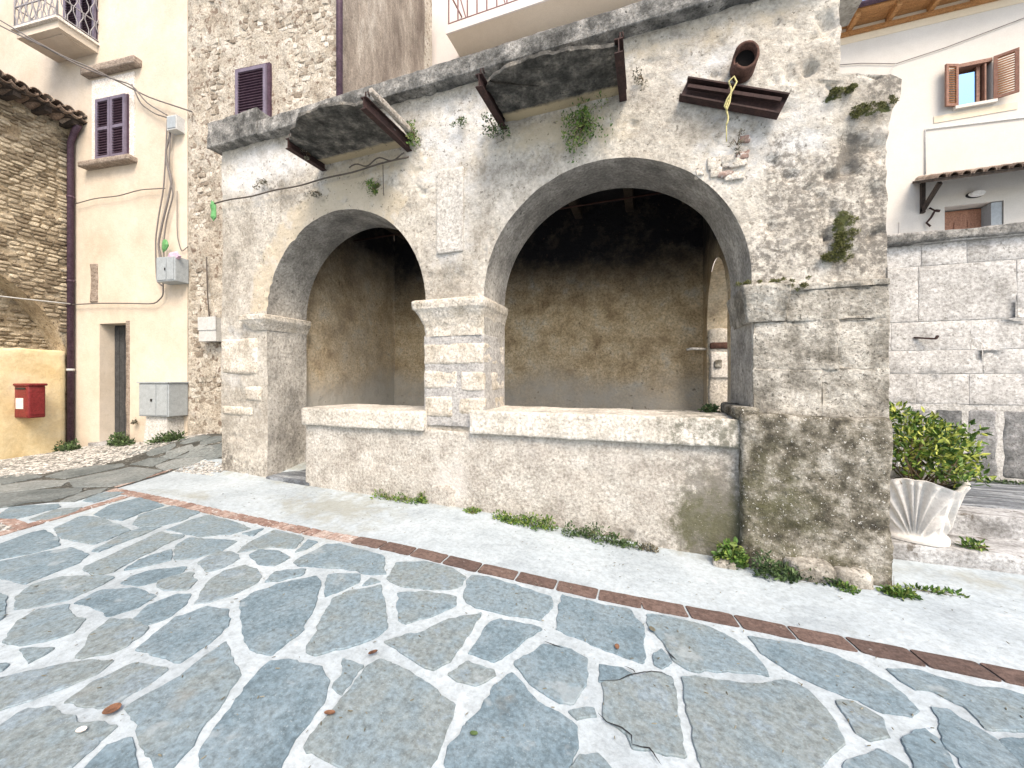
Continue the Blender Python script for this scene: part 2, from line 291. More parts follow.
FLAGS = [
[[-6.674,1.974],[-7.51,2.222],[-7.456,2.318],[-7.397,2.518],[-6.803,2.776],[-6.505,2.633],[-6.382,2.34],[-6.558,2.269],[-6.56,2.108]],
[[-7.608,2.251],[-8.235,2.436],[-8.235,2.56],[-8.116,2.855],[-7.595,2.974],[-7.282,2.782],[-7.433,2.51]],
[[-6.243,2.365],[-6.535,2.7],[-6.466,2.867],[-6.301,2.747],[-6.103,2.43]],
[[-7.681,2.983],[-7.767,3.303],[-7.838,3.747],[-6.931,3.7],[-6.525,3.226],[-6.514,2.912],[-6.962,2.772]],
[[-7.391,3.845],[-7.285,4.06],[-6.7,4.185],[-6.692,3.999],[-6.886,3.707]],
[[-8.012,3.83],[-7.92,4.051],[-7.458,4.085],[-7.399,3.817]],
[[-8.345,2.469],[-9.011,2.666],[-9.029,2.807],[-8.948,3.071],[-8.395,3.002],[-8.304,2.713]],
[[-7.345,4.093],[-7.274,4.271],[-6.799,4.362],[-6.751,4.216]],
[[-7.751,4.102],[-7.621,4.247],[-7.411,4.276],[-7.365,4.069]],
[[-7.183,4.33],[-7.131,4.493],[-6.94,4.553],[-6.718,4.408]],
[[-7.47,4.31],[-7.372,4.483],[-7.248,4.527],[-7.24,4.326]],
[[-8.404,3.03],[-8.7,3.406],[-8.657,3.682],[-8.213,3.829],[-8.035,3.777],[-7.916,3.367],[-7.838,3.019]]]
# ---------------------------------------------------------------- materials of this place (albedos)
PL = [(.2, (.27, .25, .215)), (.42, (.43, .40, .355)), (.58, (.53, .50, .45)), (.8, (.60, .575, .535))]
M = {}
M['facade'] = mat('old_plaster', PL, 2.2, .95, .7, 38, contrast=1.35, masks=[
    ('warm', 5, 2.4, (.52, .45, .345, .8), .28), ('white', 4, 2.4, (.64, .645, .65, .8), .3), ('dark', 22, 4.6, (.11, .10, .088, .75), .30), ('moss', 14, 4, (.07, .08, .03), .12)],
    grain=.55, spots=[(24, .62, .05, (.13, .115, .095, .7)), (7, .64, .07, (.24, .22, .19, .6)), (3.1, .60, .09, (.55, .53, .50, .6))])
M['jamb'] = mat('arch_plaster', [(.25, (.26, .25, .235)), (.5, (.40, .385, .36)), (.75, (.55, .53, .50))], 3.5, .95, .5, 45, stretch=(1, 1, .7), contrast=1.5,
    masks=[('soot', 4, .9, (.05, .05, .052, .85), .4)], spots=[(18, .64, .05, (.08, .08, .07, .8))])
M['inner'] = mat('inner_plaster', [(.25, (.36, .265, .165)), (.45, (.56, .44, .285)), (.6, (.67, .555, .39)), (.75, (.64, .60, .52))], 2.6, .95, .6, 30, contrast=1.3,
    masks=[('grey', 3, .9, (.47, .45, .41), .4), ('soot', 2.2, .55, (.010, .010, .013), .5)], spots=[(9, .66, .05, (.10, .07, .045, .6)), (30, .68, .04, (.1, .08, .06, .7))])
M['patina'] = mat('lichen_stone', [(.25, (.055, .05, .04)), (.42, (.13, .12, .095)), (.55, (.235, .22, .185)), (.75, (.46, .44, .40))], 7, .95, .7, 60, contrast=1.6,
    masks=[('moss', 4, 2.5, (.085, .085, .04, .7), .3)], spots=[(55, .63, .03, (.60, .59, .56)), (18, .69, .03, (.60, .59, .56, .9)), (50, .63, .04, (.035, .035, .03, .9)), (12, .63, .06, (.07, .07, .055, .8))])
M['pier'] = mat('pale_lichen_stone', [(.2, (.14, .13, .11)), (.4, (.28, .265, .235)), (.58, (.45, .43, .39)), (.8, (.60, .58, .54))], 4.5, .95, .7, 60, contrast=1.6,
    spots=[(40, .60, .05, (.07, .065, .055, .85)), (13, .62, .07, (.14, .13, .115, .7))])
M['cornice'] = mat('weathered_cornice', [(.25, (.07, .07, .068)), (.45, (.16, .16, .155)), (.6, (.27, .265, .255)), (.78, (.46, .45, .43))], 6, .95, .7, 50, contrast=1.5, spots=[(28, .62, .05, (.04, .04, .035, .9))])
M['lime'] = mat('travertine', [(.25, (.44, .395, .33)), (.45, (.59, .545, .48)), (.7, (.68, .64, .59))], 5, .9, .6, 50, contrast=1.3, spots=[(38, .64, .03, (.16, .12, .08, .85)), (9, .68, .05, (.36, .36, .36, .6))])
M['greymort'] = mat('grey_mortar', [(.3, (.36, .355, .355)), (.7, (.52, .51, .50))], 6, .95, .6, 60)
M['sill'] = mat('sill_stone', [(.25, (.42, .40, .36)), (.5, (.62, .59, .54)), (.75, (.74, .72, .68))], 3, .92, .5, 60, contrast=1.3, masks=[('dark', 8, 3, (.14, .14, .11, .85), .2)], spots=[(30, .66, .04, (.2, .18, .15, .7))])
M['parapet'] = mat('parapet_plaster', [(.25, (.36, .335, .305)), (.45, (.45, .425, .39)), (.6, (.51, .49, .455)), (.75, (.58, .56, .53))], 4, .95, .5, 70, contrast=1.4,
    masks=[('white', 5, 2.2, (.60, .575, .55, .7), .3), ('moss', 5, 2.6, (.085, .085, .045, .9), .25), ('dark', 9, 3, (.17, .16, .14, .75), .2)], spots=[(45, .66, .04, (.25, .22, .19, .8)), (55, .7, .02, (.75, .74, .7))])
M['mortar'] = mat('white_mortar', [(.25, (.31, .36, .40)), (.5, (.395, .455, .50)), (.75, (.45, .51, .555))], 1.6, .95, .5, 60, bd=.012, contrast=1.3, grain=.35, med=.5, masks=[('dark', 6, 2.8, (.27, .27, .22, .6), .3)], spots=[(60, .70, .03, (.27, .27, .27, .6)), (14, .68, .05, (.38, .39, .39, .5))])
M['flag'] = mat('flagstone', [(.12, (.12, .175, .215)), (.3, (.155, .22, .265)), (.45, (.19, .255, .30)), (.58, (.195, .25, .28)), (.7, (.21, .25, .262)), (.8, (.205, .265, .31)), (.95, (.26, .315, .35))], 5, .78, .6, 90, var=.5, bd=.010, grain=.6, contrast=1.1, spots=[(90, .63, .05, (.33, .38, .40, .6)), (2.6, .64, .08, (.205, .20, .18, .45)), (3.7, .62, .05, (.31, .355, .38, .55)), (16, .67, .05, (.09, .10, .10, .5))])
M['street'] = mat('street_flag', [(.2, (.11, .13, .135)), (.5, (.185, .21, .215)), (.8, (.26, .28, .28))], 3, .85, .5, 70, var=.35, bd=.008)
M['streetbase'] = mat('street_joint', [(.3, (.035, .038, .036)), (.7, (.11, .11, .10))], 6, .95, .5, 60, spots=[(20, .6, .06, (.4, .4, .38, .6))])
M['pebble'] = mat('pebble', [(.1, (.15, .15, .145)), (.5, (.36, .355, .34)), (.9, (.60, .59, .57))], 9, .8, .2, 60, var=.9)
M['brickdark'] = mat('brown_brick', [(.2, (.085, .06, .055)), (.5, (.125, .085, .075)), (.8, (.17, .12, .105))], 12, .9, .4, 90, var=.35, bd=.006, stretch=(1, 2, 1), spots=[(30, .66, .05, (.30, .28, .27, .5))])
M['brickworn'] = mat('worn_brick', [(.2, (.20, .125, .105)), (.5, (.32, .23, .20)), (.8, (.45, .38, .35))], 16, .9, .4, 90, var=.4, bd=.006, spots=[(18, .60, .05, (.55, .54, .53, .8)), (25, .67, .04, (.07, .05, .045, .8))])
M['cream'] = mat('cream_plaster', [(.25, (.54, .46, .37)), (.5, (.62, .545, .455)), (.75, (.67, .605, .53))], .8, .92, .25, 60, contrast=1.3, grain=.12, med=.25, spots=[(4, .66, .08, (.52, .44, .34, .5)), (1.1, .58, .12, (.52, .46, .39, .45))])
M['creamlow'] = mat('yellow_plaster', [(.25, (.62, .48, .27)), (.5, (.72, .60, .38)), (.75, (.78, .69, .50))], 1.6, .92, .35, 50, contrast=1.5, grain=.12, med=.4, spots=[(3, .66, .08, (.66, .60, .50, .7))])
M['surround'] = mat('pale_surround', [(.3, (.66, .61, .55)), (.7, (.76, .72, .68))], 5, .9, .3, 60, med=.4)
M['panel'] = mat('limewashed_panel', [(.3, (.50, .48, .45)), (.7, (.60, .585, .56))], 5, .9, .5, 50)
M['sillbrown'] = mat('brownish_stone', [(.3, (.22, .17, .14)), (.7, (.42, .36, .31))], 9, .9, .5, 60, stretch=(1, 1, 3))
M['rmort'] = mat('rubble_mortar', [(.25, (.36, .315, .26)), (.5, (.49, .445, .38)), (.75, (.60, .56, .50))], 2.5, .95, .8, 30, bd=.06, contrast=1.5, spots=[(9, .57, .05, (.17, .12, .09, .85)), (26, .62, .05, (.2, .15, .12, .7)), (1.3, .62, .08, (.64, .60, .55, .6))])
M['rstone'] = mat('rubble_stone', [(.1, (.24, .20, .16)), (.4, (.38, .335, .28)), (.65, (.52, .475, .41)), (.9, (.64, .61, .56))], 4, .92, .6, 50, var=.8, spots=[(20, .66, .04, (.12, .09, .07, .7))])
M['lmort'] = mat('tan_mortar', [(.25, (.28, .215, .14)), (.5, (.45, .365, .255)), (.75, (.58, .50, .38))], 3, .95, .8, 30, bd=.04, contrast=1.5, spots=[(12, .60, .05, (.09, .07, .05, .8))])
M['lstone'] = mat('tan_stone', [(.1, (.19, .15, .105)), (.45, (.36, .30, .22)), (.9, (.58, .50, .38))], 5, .92, .6, 50, var=.9)
M['rough'] = mat('brown_roughcast', [(.25, (.16, .13, .11)), (.45, (.27, .23, .195)), (.6, (.36, .315, .27)), (.78, (.52, .48, .43))], 1.1, .95, .8, 28, stretch=(1, 1, .35), contrast=1.6, spots=[(24, .60, .07, (.14, .11, .09, .6)), (30, .66, .05, (.6, .57, .52, .6))])
M['pink'] = mat('pale_pink_plaster', [(.3, (.66, .61, .59)), (.7, (.72, .68, .66))], .8, .92, .1, 60, grain=.12, med=.1)
M['soffit'] = mat('beige_soffit', [(.3, (.66, .57, .46)), (.7, (.72, .64, .53))], .8, .92, .1, 60, grain=.12, med=.1)
M['white'] = mat('white_plaster', [(.3, (.58, .545, .50)), (.7, (.64, .61, .57))], .7, .92, .12, 60, grain=.12, med=.12)
M['whitewarm'] = mat('cream_band_plaster', [(.3, (.68, .58, .44)), (.7, (.72, .63, .50))], .7, .92, .12, 60, grain=.12, med=.12)
M['ashlar'] = mat('ashlar', [(.25, (.34, .335, .325)), (.45, (.46, .455, .45)), (.75, (.58, .575, .57))], 2.2, .92, .4, 60, var=.16, contrast=1.3, spots=[(26, .62, .04, (.2, .195, .18, .8)), (5, .63, .07, (.42, .42, .415, .6))])
M['ashmort'] = mat('ashlar_joint', [(.3, (.42, .415, .40)), (.7, (.56, .555, .55))], 6, .95, .5, 60, spots=[(24, .64, .05, (.2, .19, .18, .8))])
M['darkstone'] = mat('dark_block', [(.25, (.10, .105, .11)), (.5, (.21, .215, .22)), (.75, (.36, .36, .37))], 6, .9, .6, 60, var=.3, contrast=1.4, spots=[(30, .64, .05, (.05, .05, .05, .8))])
M['step'] = mat('marble_step', [(.25, (.20, .20, .20)), (.45, (.37, .375, .385)), (.7, (.50, .515, .535))], 3, .8, .45, 60, stretch=(1, 3, 1), contrast=1.5, spots=[(7, .63, .05, (.10, .085, .07, .85))])
M['landing'] = mat('grey_landing', [(.25, (.09, .10, .115)), (.5, (.16, .18, .205)), (.75, (.36, .39, .42))], 4, .75, .4, 60, stretch=(.5, 4, 1), contrast=1.7)
M['slab'] = mat('mouldy_concrete', [(.25, (.03, .03, .028)), (.45, (.075, .073, .068)), (.6, (.135, .13, .12)), (.78, (.26, .24, .21))], 6, .95, .7, 40, contrast=1.6, masks=[('warm', 6, .8, (.45, .37, .25), .15)], spots=[(24, .64, .05, (.03, .03, .028, .8))])
M['slabedge'] = mat('broken_concrete', [(.3, (.34, .30, .26)), (.7, (.60, .56, .51))], 12, .95, .8, 60, spots=[(30, .6, .05, (.14, .11, .09, .8))])
M['rust'] = mat('rusty_iron', [(.3, (.032, .020, .020)), (.6, (.055, .030, .028)), (.8, (.095, .05, .038))], 9, .75, .35, 90, metal=.15, bd=.004)
M['terra'] = mat('rusty_pipe', [(.3, (.055, .028, .022)), (.6, (.11, .055, .042)), (.8, (.20, .12, .095))], 14, .85, .5, 70, bd=.006)
M['coppi'] = mat('roof_tile', [(.2, (.13, .095, .075)), (.5, (.26, .19, .15)), (.8, (.42, .34, .28))], 7, .9, .5, 60, var=.6, spots=[(20, .6, .06, (.10, .095, .085, .8))])
M['oldwood'] = mat('dark_old_wood', [(.3, (.028, .022, .02)), (.7, (.075, .058, .048))], 8, .9, .4, 60, stretch=(1, 1, 1))
M['beam'] = mat('sooty_beam', [(.3, (.03, .024, .02)), (.7, (.075, .058, .045))], 5, .9, .4, 40)
M['sootwood'] = mat('sooty_ceiling', [(.3, (.007, .007, .009)), (.6, (.014, .014, .018)), (.8, (.04, .04, .045))], 5, .9, .4, 40)
M['eavewood'] = mat('orange_wood', [(.3, (.36, .17, .065)), (.7, (.52, .27, .11))], 5, .6, .2, 80, stretch=(1, 6, 6), var=.2)
M['lilacframe'] = mat('lilac_frame_paint', [(.3, (.15, .125, .17)), (.7, (.21, .18, .24))], 9, .55, .15, 90, bd=.004, grain=.2)
M['purple'] = mat('purple_brown_paint', [(.3, (.055, .030, .050)), (.7, (.10, .060, .088))], 9, .55, .15, 90, bd=.004)
M['shutbrown'] = mat('pink_brown_frame', [(.3, (.20, .095, .065)), (.7, (.28, .145, .105))], 8, .5, .15, 90, bd=.004)
M['slatbrown'] = mat('orange_slats', [(.3, (.26, .10, .035)), (.7, (.34, .145, .055))], 8, .55, .15, 90, bd=.004)
M['doorred'] = mat('red_brown_door', [(.3, (.30, .14, .09)), (.7, (.40, .20, .13))], 3, .5, .15, 60, stretch=(4, 4, .4), bd=.004)
M['doordark'] = mat('dark_door', [(.3, (.035, .038, .042)), (.7, (.075, .078, .083))], 8, .7, .3, 60, bd=.006)
M['box'] = flat('grey_box_plastic', (.36, .40, .43), .5)
M['boxpale'] = flat('pale_box_plastic', (.55, .56, .56), .6)
M['concrete'] = mat('pale_concrete', [(.3, (.50, .50, .49)), (.7, (.62, .62, .61))], 6, .9, .3, 60)
M['wire'] = flat('cable_grey', (.17, .155, .15), .6)
M['wirebrown'] = flat('cable_brown', (.10, .085, .075), .7)
M['iron'] = flat('railing_iron', (.30, .29, .31), .5)
M['brownrail'] = flat('railing_brown', (.22, .13, .13), .5)
M['red'] = mat('red_paint', [(.3, (.17, .020, .024)), (.7, (.23, .032, .034))], 6, .4, .1, 60, bd=.003)
M['paper'] = flat('paper', (.75, .72, .68), .8)
M['black'] = flat('black_plastic', (.02, .02, .022), .5)
M['green'] = flat('green_plastic', (.12, .33, .13), .45)
M['lilac'] = flat('lilac_plastic', (.62, .45, .58), .45)
M['yellow'] = flat('yellow_rope', (.55, .50, .24), .8)
M['planter'] = mat('cast_stone', [(.3, (.60, .58, .555)), (.7, (.72, .70, .68))], 5, .85, .3, 90, bd=.005, grain=.25, med=.4, spots=[(20, .68, .05, (.40, .38, .34, .6))])
M['mouth_shade'] = flat('pipe_mouth_shade', (.004, .003, .003), 1.)
M['soil'] = flat('soil', (.05, .04, .03), .95)
M['lamp'] = flat('opal_lamp', (.80, .80, .80), .3)
M['dryleaf'] = mat('dry_leaf', [(.3, (.09, .045, .03)), (.7, (.22, .11, .065))], 40, .7, .3, 90, var=.4, bd=.003)
gm = M['glass'] = bpy.data.materials.new('window_glass'); gm.use_nodes = True; gp = gm.node_tree.nodes['Principled BSDF']
gp.inputs['Base Color'].default_value = (.10, .22, .42, 1); gp.inputs['Roughness'].default_value = .03; gp.inputs['Metallic'].default_value = .9; gp.inputs['Base Color'].default_value = (.20, .40, .68, 1)
def leafmat(name, a, b, c):
    m = mat(name, [(.05, a), (.5, b), (.95, c)], 4, .55, 0, var=1.0, contrast=.3, med=.2, spec=.4); return m
M['weed'] = leafmat('weed_leaf', (.035, .08, .014), (.085, .18, .03), (.22, .27, .07))
M['weeddark'] = leafmat('dark_weed_leaf', (.025, .05, .018), (.055, .10, .035), (.11, .17, .065))
M['weeddry'] = leafmat('dry_weed', (.09, .085, .06), (.16, .15, .11), (.26, .25, .2))
M['mossl'] = leafmat('moss_leaf', (.05, .05, .015), (.10, .11, .03), (.19, .19, .06))
M['shrub'] = leafmat('shrub_leaf', (.03, .08, .014), (.11, .20, .03), (.42, .45, .09))
M['stem'] = flat('stem', (.14, .10, .06), .9)
# ---------------------------------------------------------------- the ground
xs = np.concatenate([-12-np.geomspace(.2, 200, 24)[::-1], np.arange(-12, 4.6, .055), 4.6+np.geomspace(.2, 200, 24)])
ys = np.concatenate([-.2-np.geomspace(.2, 200, 22)[::-1], np.arange(-.2, 4.6, .05), 4.6+np.geomspace(.2, 200, 22)])
X, Y = np.meshgrid(xs, ys, indexing='ij'); Z = G(X, Y)
near = ((X > -9) & (X < 4.6) & (Y > -.2) & (Y < 4.6))
P3 = np.stack([X, Y, Z*0], -1); Z = Z+near*(.005*fbm(P3, 3, 3, 1)+.003*fbm(P3, 16, 2, 2))
dk = .55*st((fbm(P3, .8, 4, 77)-.05)/.5)*(Y > 2.95)+.35*st((fbm(P3, 1.1, 3, 79)-.15)/.4)+np.exp(-(((X+3.3)/.8)**2+((Y-3.35)/.35)**2))*.9+.45*st((Y-3.6)/.3)*st((X+6)/.2)*(1-st((X-1)/.3))+.5*np.exp(-(((X-2.6)/.9)**2+((Y-4.1)/.2)**2))
mb = MB(); mb.grid(np.stack([X, Y, Z], -1), smooth=True)
pav = tag(mb.build('pavement', M['mortar'], attrs={'dark': dk}, base=(0, 0, 0)), kind='structure', label='white mortar ground of the sloping village square')
# darker street that climbs round the left end of the loggia
lo = np.array([(-30, -14), (-12, -1.5), (-8.4, 1.25), (-6.62, 2.05), (-6.33, 2.32), (-6.12, 2.42), (-6.28, 2.72), (-6.50, 2.95), (-6.99, 3.88), (-6.66, 4.15), (-6.05, 4.2), (-5.2, 4.25)])
hi = np.array([(-60, 20), (-40, 20), (-30, 20), (-24, 20), (-20, 20), (-17, 20), (-14, 20), (-12, 20), (-9, 20), (-7, 20), (-6, 20), (-5.2, 20)])
tt = np.linspace(0, 11, 120); LO = np.stack([np.interp(tt, range(12), lo[:, i]) for i in (0, 1)], 1); HI = np.stack([np.interp(tt, range(12), hi[:, i]) for i in (0, 1)], 1)
ss = np.linspace(0, 1, 90)**2.2; Q = LO[:, None]*(1-ss[None, :, None])+HI[:, None]*ss[None, :, None]
Q = np.concatenate([Q, (G(Q[..., 0], Q[..., 1])+.007)[..., None]], -1); mb = MB(); mb.grid(Q, smooth=True)
street = tag(mb.build('street', M['streetbase'], base=(0, 0, 0)), kind='structure', label='older dark street climbing round the left end of the loggia')
def outline(pts, step=.03, amp=.006, seed=0, ch=1, cut=.05):
    p = np.array(pts, float)
    for _ in range(ch):
        q = np.roll(p, -1, 0); p = np.stack([p*(1-cut)+q*cut, p*cut+q*(1-cut)], 1).reshape(-1, 2)
    out = []
    for a, b in zip(p, np.roll(p, -1, 0)):
        n = max(1, int(np.linalg.norm(b-a)/step)); out += [a+(b-a)*k/n for k in range(n)]
    o = np.array(out); P = np.concatenate([o, np.zeros((len(o), 1))], 1)
    return o+np.stack([fbm(P, 13, 4, seed+1, .72), fbm(P, 13, 4, seed+2, .72)], 1)*amp*3.6
def flagstone(pts, m, parent, h=.010, seed=0, name='flagstone', step=.02, amp=.006, inset=.004, grow=.008):
    o = outline(pts, step, amp, seed); c = o.mean(0); n = len(o)
    d = o-c; L = np.linalg.norm(d, axis=1, keepdims=True); o = c+d*(1+grow/np.maximum(L, .1)); d = o-c; L = np.linalg.norm(d, axis=1, keepdims=True); i1 = c+d*(1-inset/np.maximum(L, .05))
    z0 = G(o[:, 0], o[:, 1]); z1 = G(i1[:, 0], i1[:, 1])+h
    V = np.concatenate([np.c_[o, z0-.01], np.c_[o, z0+h*.55], np.c_[i1, z1]])
    F = [(i, (i+1) % n, n+(i+1) % n, n+i) for i in range(n)]+[(n+i, n+(i+1) % n, 2*n+(i+1) % n, 2*n+i) for i in range(n)]+[tuple(range(2*n, 3*n))]
    return MB().add(V, F).build(name, m, parent)
for k, p in enumerate(STONES): flagstone(p, M['flag'], pav, .0075+.003*random.random(), k*7)
for k, p in enumerate(FLAGS): flagstone(p, M['street'], street, .016, k*7+900)
# more street flags further up and left, and more square flags right and behind the camera side
def vor_flags(cells, m, parent, h, seed, gap=.02, name='flagstone'):
    """irregular flags from a jittered hexagonal lattice"""
    r = np.random.default_rng(seed)
    for (cx, cy, w, d) in cells:
        a0 = r.random()*6.28; k = r.integers(5, 7); an = a0+np.arange(k)*2*math.pi/k+r.uniform(-.25, .25, k)
        p = np.c_[cx+np.cos(an)*w*r.uniform(.85, 1.1, k), cy+np.sin(an)*d*r.uniform(.85, 1.1, k)]
        flagstone(p, m, parent, h, int(r.integers(1e6)), name, step=.06)
vor_flags([(-9.6+.62*i+(.31 if j % 2 else 0), 1.6+.42*j, .31, .22) for j in range(3) for i in range(5) if -9.6+.62*i+(.31 if j % 2 else 0) < -7.2-(j*.1)], M['street'], street, .016, 5)
vor_flags([(-8.6+.5*i+(.25 if j % 2 else 0), 4.3+.42*j, .25, .2) for j in range(5) for i in range(5) if -8.6+.5*i < -6.3 and 4.3+.42*j < 4.9], M['street'], street, .016, 6)
vor_flags([(2.15+.62*i+(.3 if j % 2 else 0), .4+.5*j, .28, .22) for j in range(5) for i in range(4)], M['flag'], pav, .012, 8)
allp = np.array([q for s_ in STONES for q in s_]); cells = []
for j in range(9):
    for i in range(16):
        x, y = -5.0+.56*i+(.28 if j % 2 else 0), 1.9-.46*j
        if np.hypot(allp[:, 0]-x, allp[:, 1]-y).min() > .34 and x < 2.0: cells.append((x, y, .27, .21))
vor_flags(cells, M['flag'], pav, .012, 9)
# brick course in front of the loggia, and the worn course running towards the square
bx_lo = [-6.6, -5.75, -4.2, -2.67, -1.3, -.46, .45, 1.05, 1.64, 4.2]; by_lo = [2.78, 2.755, 2.70, 2.672, 2.686, 2.735, 2.815, 2.80, 2.785, 2.74]
def brick(p4, m, h, seed):
    p = np.array(p4); c = p.mean(0); p = c+(p-c)*.985; z = G(p[:, 0], p[:, 1])
    o = outline(p, .05, .0025, seed, 1); zz = G(o[:, 0], o[:, 1]); MB().poly(o, zz-.01, zz+h).build('brick', m, pav)
edges = [-2.457]; 
while edges[0] > -6.25: edges.insert(0, edges[0]-.285)
while edges[-1] < 4.0: edges.append(edges[-1]+.302)
for i in range(len(edges)-1):
    a, b = edges[i]+.006, edges[i+1]-.006; ya, yb = np.interp([a, b], bx_lo, by_lo); w = .135
    if a > -2.6:
        sh = .03*(1 if a > -.3 else 0); brick([(a, ya), (b, yb), (b-sh, yb+w), (a-sh, ya+w)], M['brickdark'], .010, i)
    else:
        m1 = (a+b)/2+random.uniform(-.05, .05)
        for (c, d) in ((a, m1-.004), (m1+.004, b)): brick([(c, ya+.006), (d, yb+.006), (d, yb+w-.005), (c, ya+w)], M['brickworn'], .007, i+int(c*100))
p0, p1 = np.array((-5.80, 2.74)), np.array((-4.75, -.6)); dd = (p1-p0)/np.linalg.norm(p1-p0); nn = np.array((-dd[1], dd[0])); Lg = np.linalg.norm(p1-p0); k = 0
while k*.2 < Lg-.2:
    a, b = p0+dd*(k*.2+.005), p0+dd*(k*.2+.193); brick([a-nn*.06, b-nn*.06, b+nn*.06, a+nn*.06], M['brickworn'], .008, 300+k); k += 1
p0, p1 = np.array((-5.47, 1.85)), np.array((-6.7, 1.95)); dd = (p1-p0)/np.linalg.norm(p1-p0); nn = np.array((-dd[1], dd[0]))
for k in range(6):
    a, b = p0+dd*(k*.2+.005), p0+dd*(k*.2+.193); brick([a-nn*.05, b-nn*.05, b+nn*.05, a+nn*.05], M['brickworn'], .008, 400+k)
# thin worn line on the street side running up to the loggia corner
p0, p1 = np.array((-6.42, 2.93)), np.array((-6.95, 3.92)); dd = (p1-p0)/np.linalg.norm(p1-p0); nn = np.array((-dd[1], dd[0]))
for k in range(5):
    a, b = p0+dd*(k*.22+.005), p0+dd*(k*.22+.21); brick([a-nn*.03, b-nn*.03, b+nn*.03, a+nn*.03], M['brickworn'], .012, 500+k)
# pebbles (nobody could count them)
OX, OY, CQ, SQ = -2.0798, 5.8408, math.cos(math.radians(7)), math.sin(math.radians(7))
def W(a, b, z=0.): return (OX+a*CQ-b*SQ, OY+a*SQ+b*CQ, z)
ico = []; 
def ico_lump(seed, sx, sy, sz, sub=1):
    import bmesh
    bm = bmesh.new(); bmesh.ops.create_icosphere(bm, subdivisions=sub, radius=1); V = np.array([v.co[:] for v in bm.verts]); F = [[v.index for v in f.verts] for f in bm.faces]; bm.free()
    return V*(1+.35*fbm(V, 1.3, 2, seed))[:, None]*np.array([sx, sy, sz]), F
PB = [ico_lump(i, 1, .75, .45) for i in range(6)]
def pebbles(name, pts, s0, s1, parent, dz=0.):
    mb = MB()
    for (x, y) in pts:
        V, F = PB[random.randrange(6)]; a = random.random()*6.28; s = random.uniform(s0, s1); R = np.array([[math.cos(a), -math.sin(a), 0], [math.sin(a), math.cos(a), 0], [0, 0, 1]])
        mb.add(V@R.T*s+np.array([x, y, float(G(x, y))+dz]), F, random.random())
    return tag(mb.build(name, M['pebble'], parent), kind='stuff')
pts = []
while len(pts) < 9000:
    a = random.uniform(-9.72, -5.9); b = random.uniform(-3.0, -.05); x, y, _ = W(a, b)
    if a < -6.59+(b+.97)*(.357 if b < -.97 else .7): pts.append((x, y))
tag(pebbles('pebble_gutter', pts, .02, .052, None), 'strip of small pebbles along the foot of the left house walls')
pts = [(random.uniform(-6.75, -5.85), random.uniform(3.72, 4.1)) for _ in range(500)]
tag(pebbles('pebble_patch', pts, .012, .03, None), 'patch of pale pebbles at the foot of the left pier')
tag(pebbles('pebble_patch', [(random.uniform(-6.3, -5.55), random.uniform(1.55, 1.82)) for _ in range(420)], .012, .03, None), 'triangle of pale pebbles between the brick courses')
# ---------------------------------------------------------------- the loggia
FY, BY, SPR, TOP = 3.9, 4.55, 2.44, 4.93
ARCH = [(-3.74, 1.27), (-.4305, 1.2875)]
XL, XR = -5.93, 1.80
log = thing('loggia', (-2, 4.2, float(G(-2, 4.2))), 'grey plastered stone loggia with two round arches under a dark cornice', 'loggia')
def xr(z): return np.interp(z, [-1, 1.2, 3.3, 3.62, 3.70, 3.80, 3.92, 3.99, 4.03, 4.06, 6], [1.80, 1.80, 1.80, 1.815, 1.83, 1.885, 1.90, 1.80, 1.62, 1.492, 1.492])
def archz(x, c, R): 
    t = np.clip((x-c)/R, -1, 1); th = np.arccos(t); return SPR+R*np.sin(th)*(1+.010*np.sin(th)*vn(np.stack([th*3+c, th*0, th*0], -1), 4))
def disp(x, z):
    P = np.stack([x, x*0, z], -1)
    d = .022*fbm(P, .9, 3, 11)+.013*fbm(P, 4, 3, 12)+.006*fbm(P, 16, 3, 13)
    pit = np.maximum(0, fbm(P, 7, 3, 21)-.33)*.16; rt = .4+.9*st((x-.8)/.5)
    tk = 1.5*np.exp(-(((x-.62)/.16)**2+((z-3.50)/.16)**2)); holes = .07*np.exp(-(((x-1.55)/.07)**2+((z-3.35)/.14)**2))+.05*np.exp(-(((x-1.72)/.10)**2+((z-3.42)/.07)**2))
    lowp = np.where((x > .83) & (z < 2.33), .25, 1.)
    return (-d*(.7+rt*.5)+pit*rt)*lowp+.03*tk*(fbm(P, 9, 3, 31))+holes
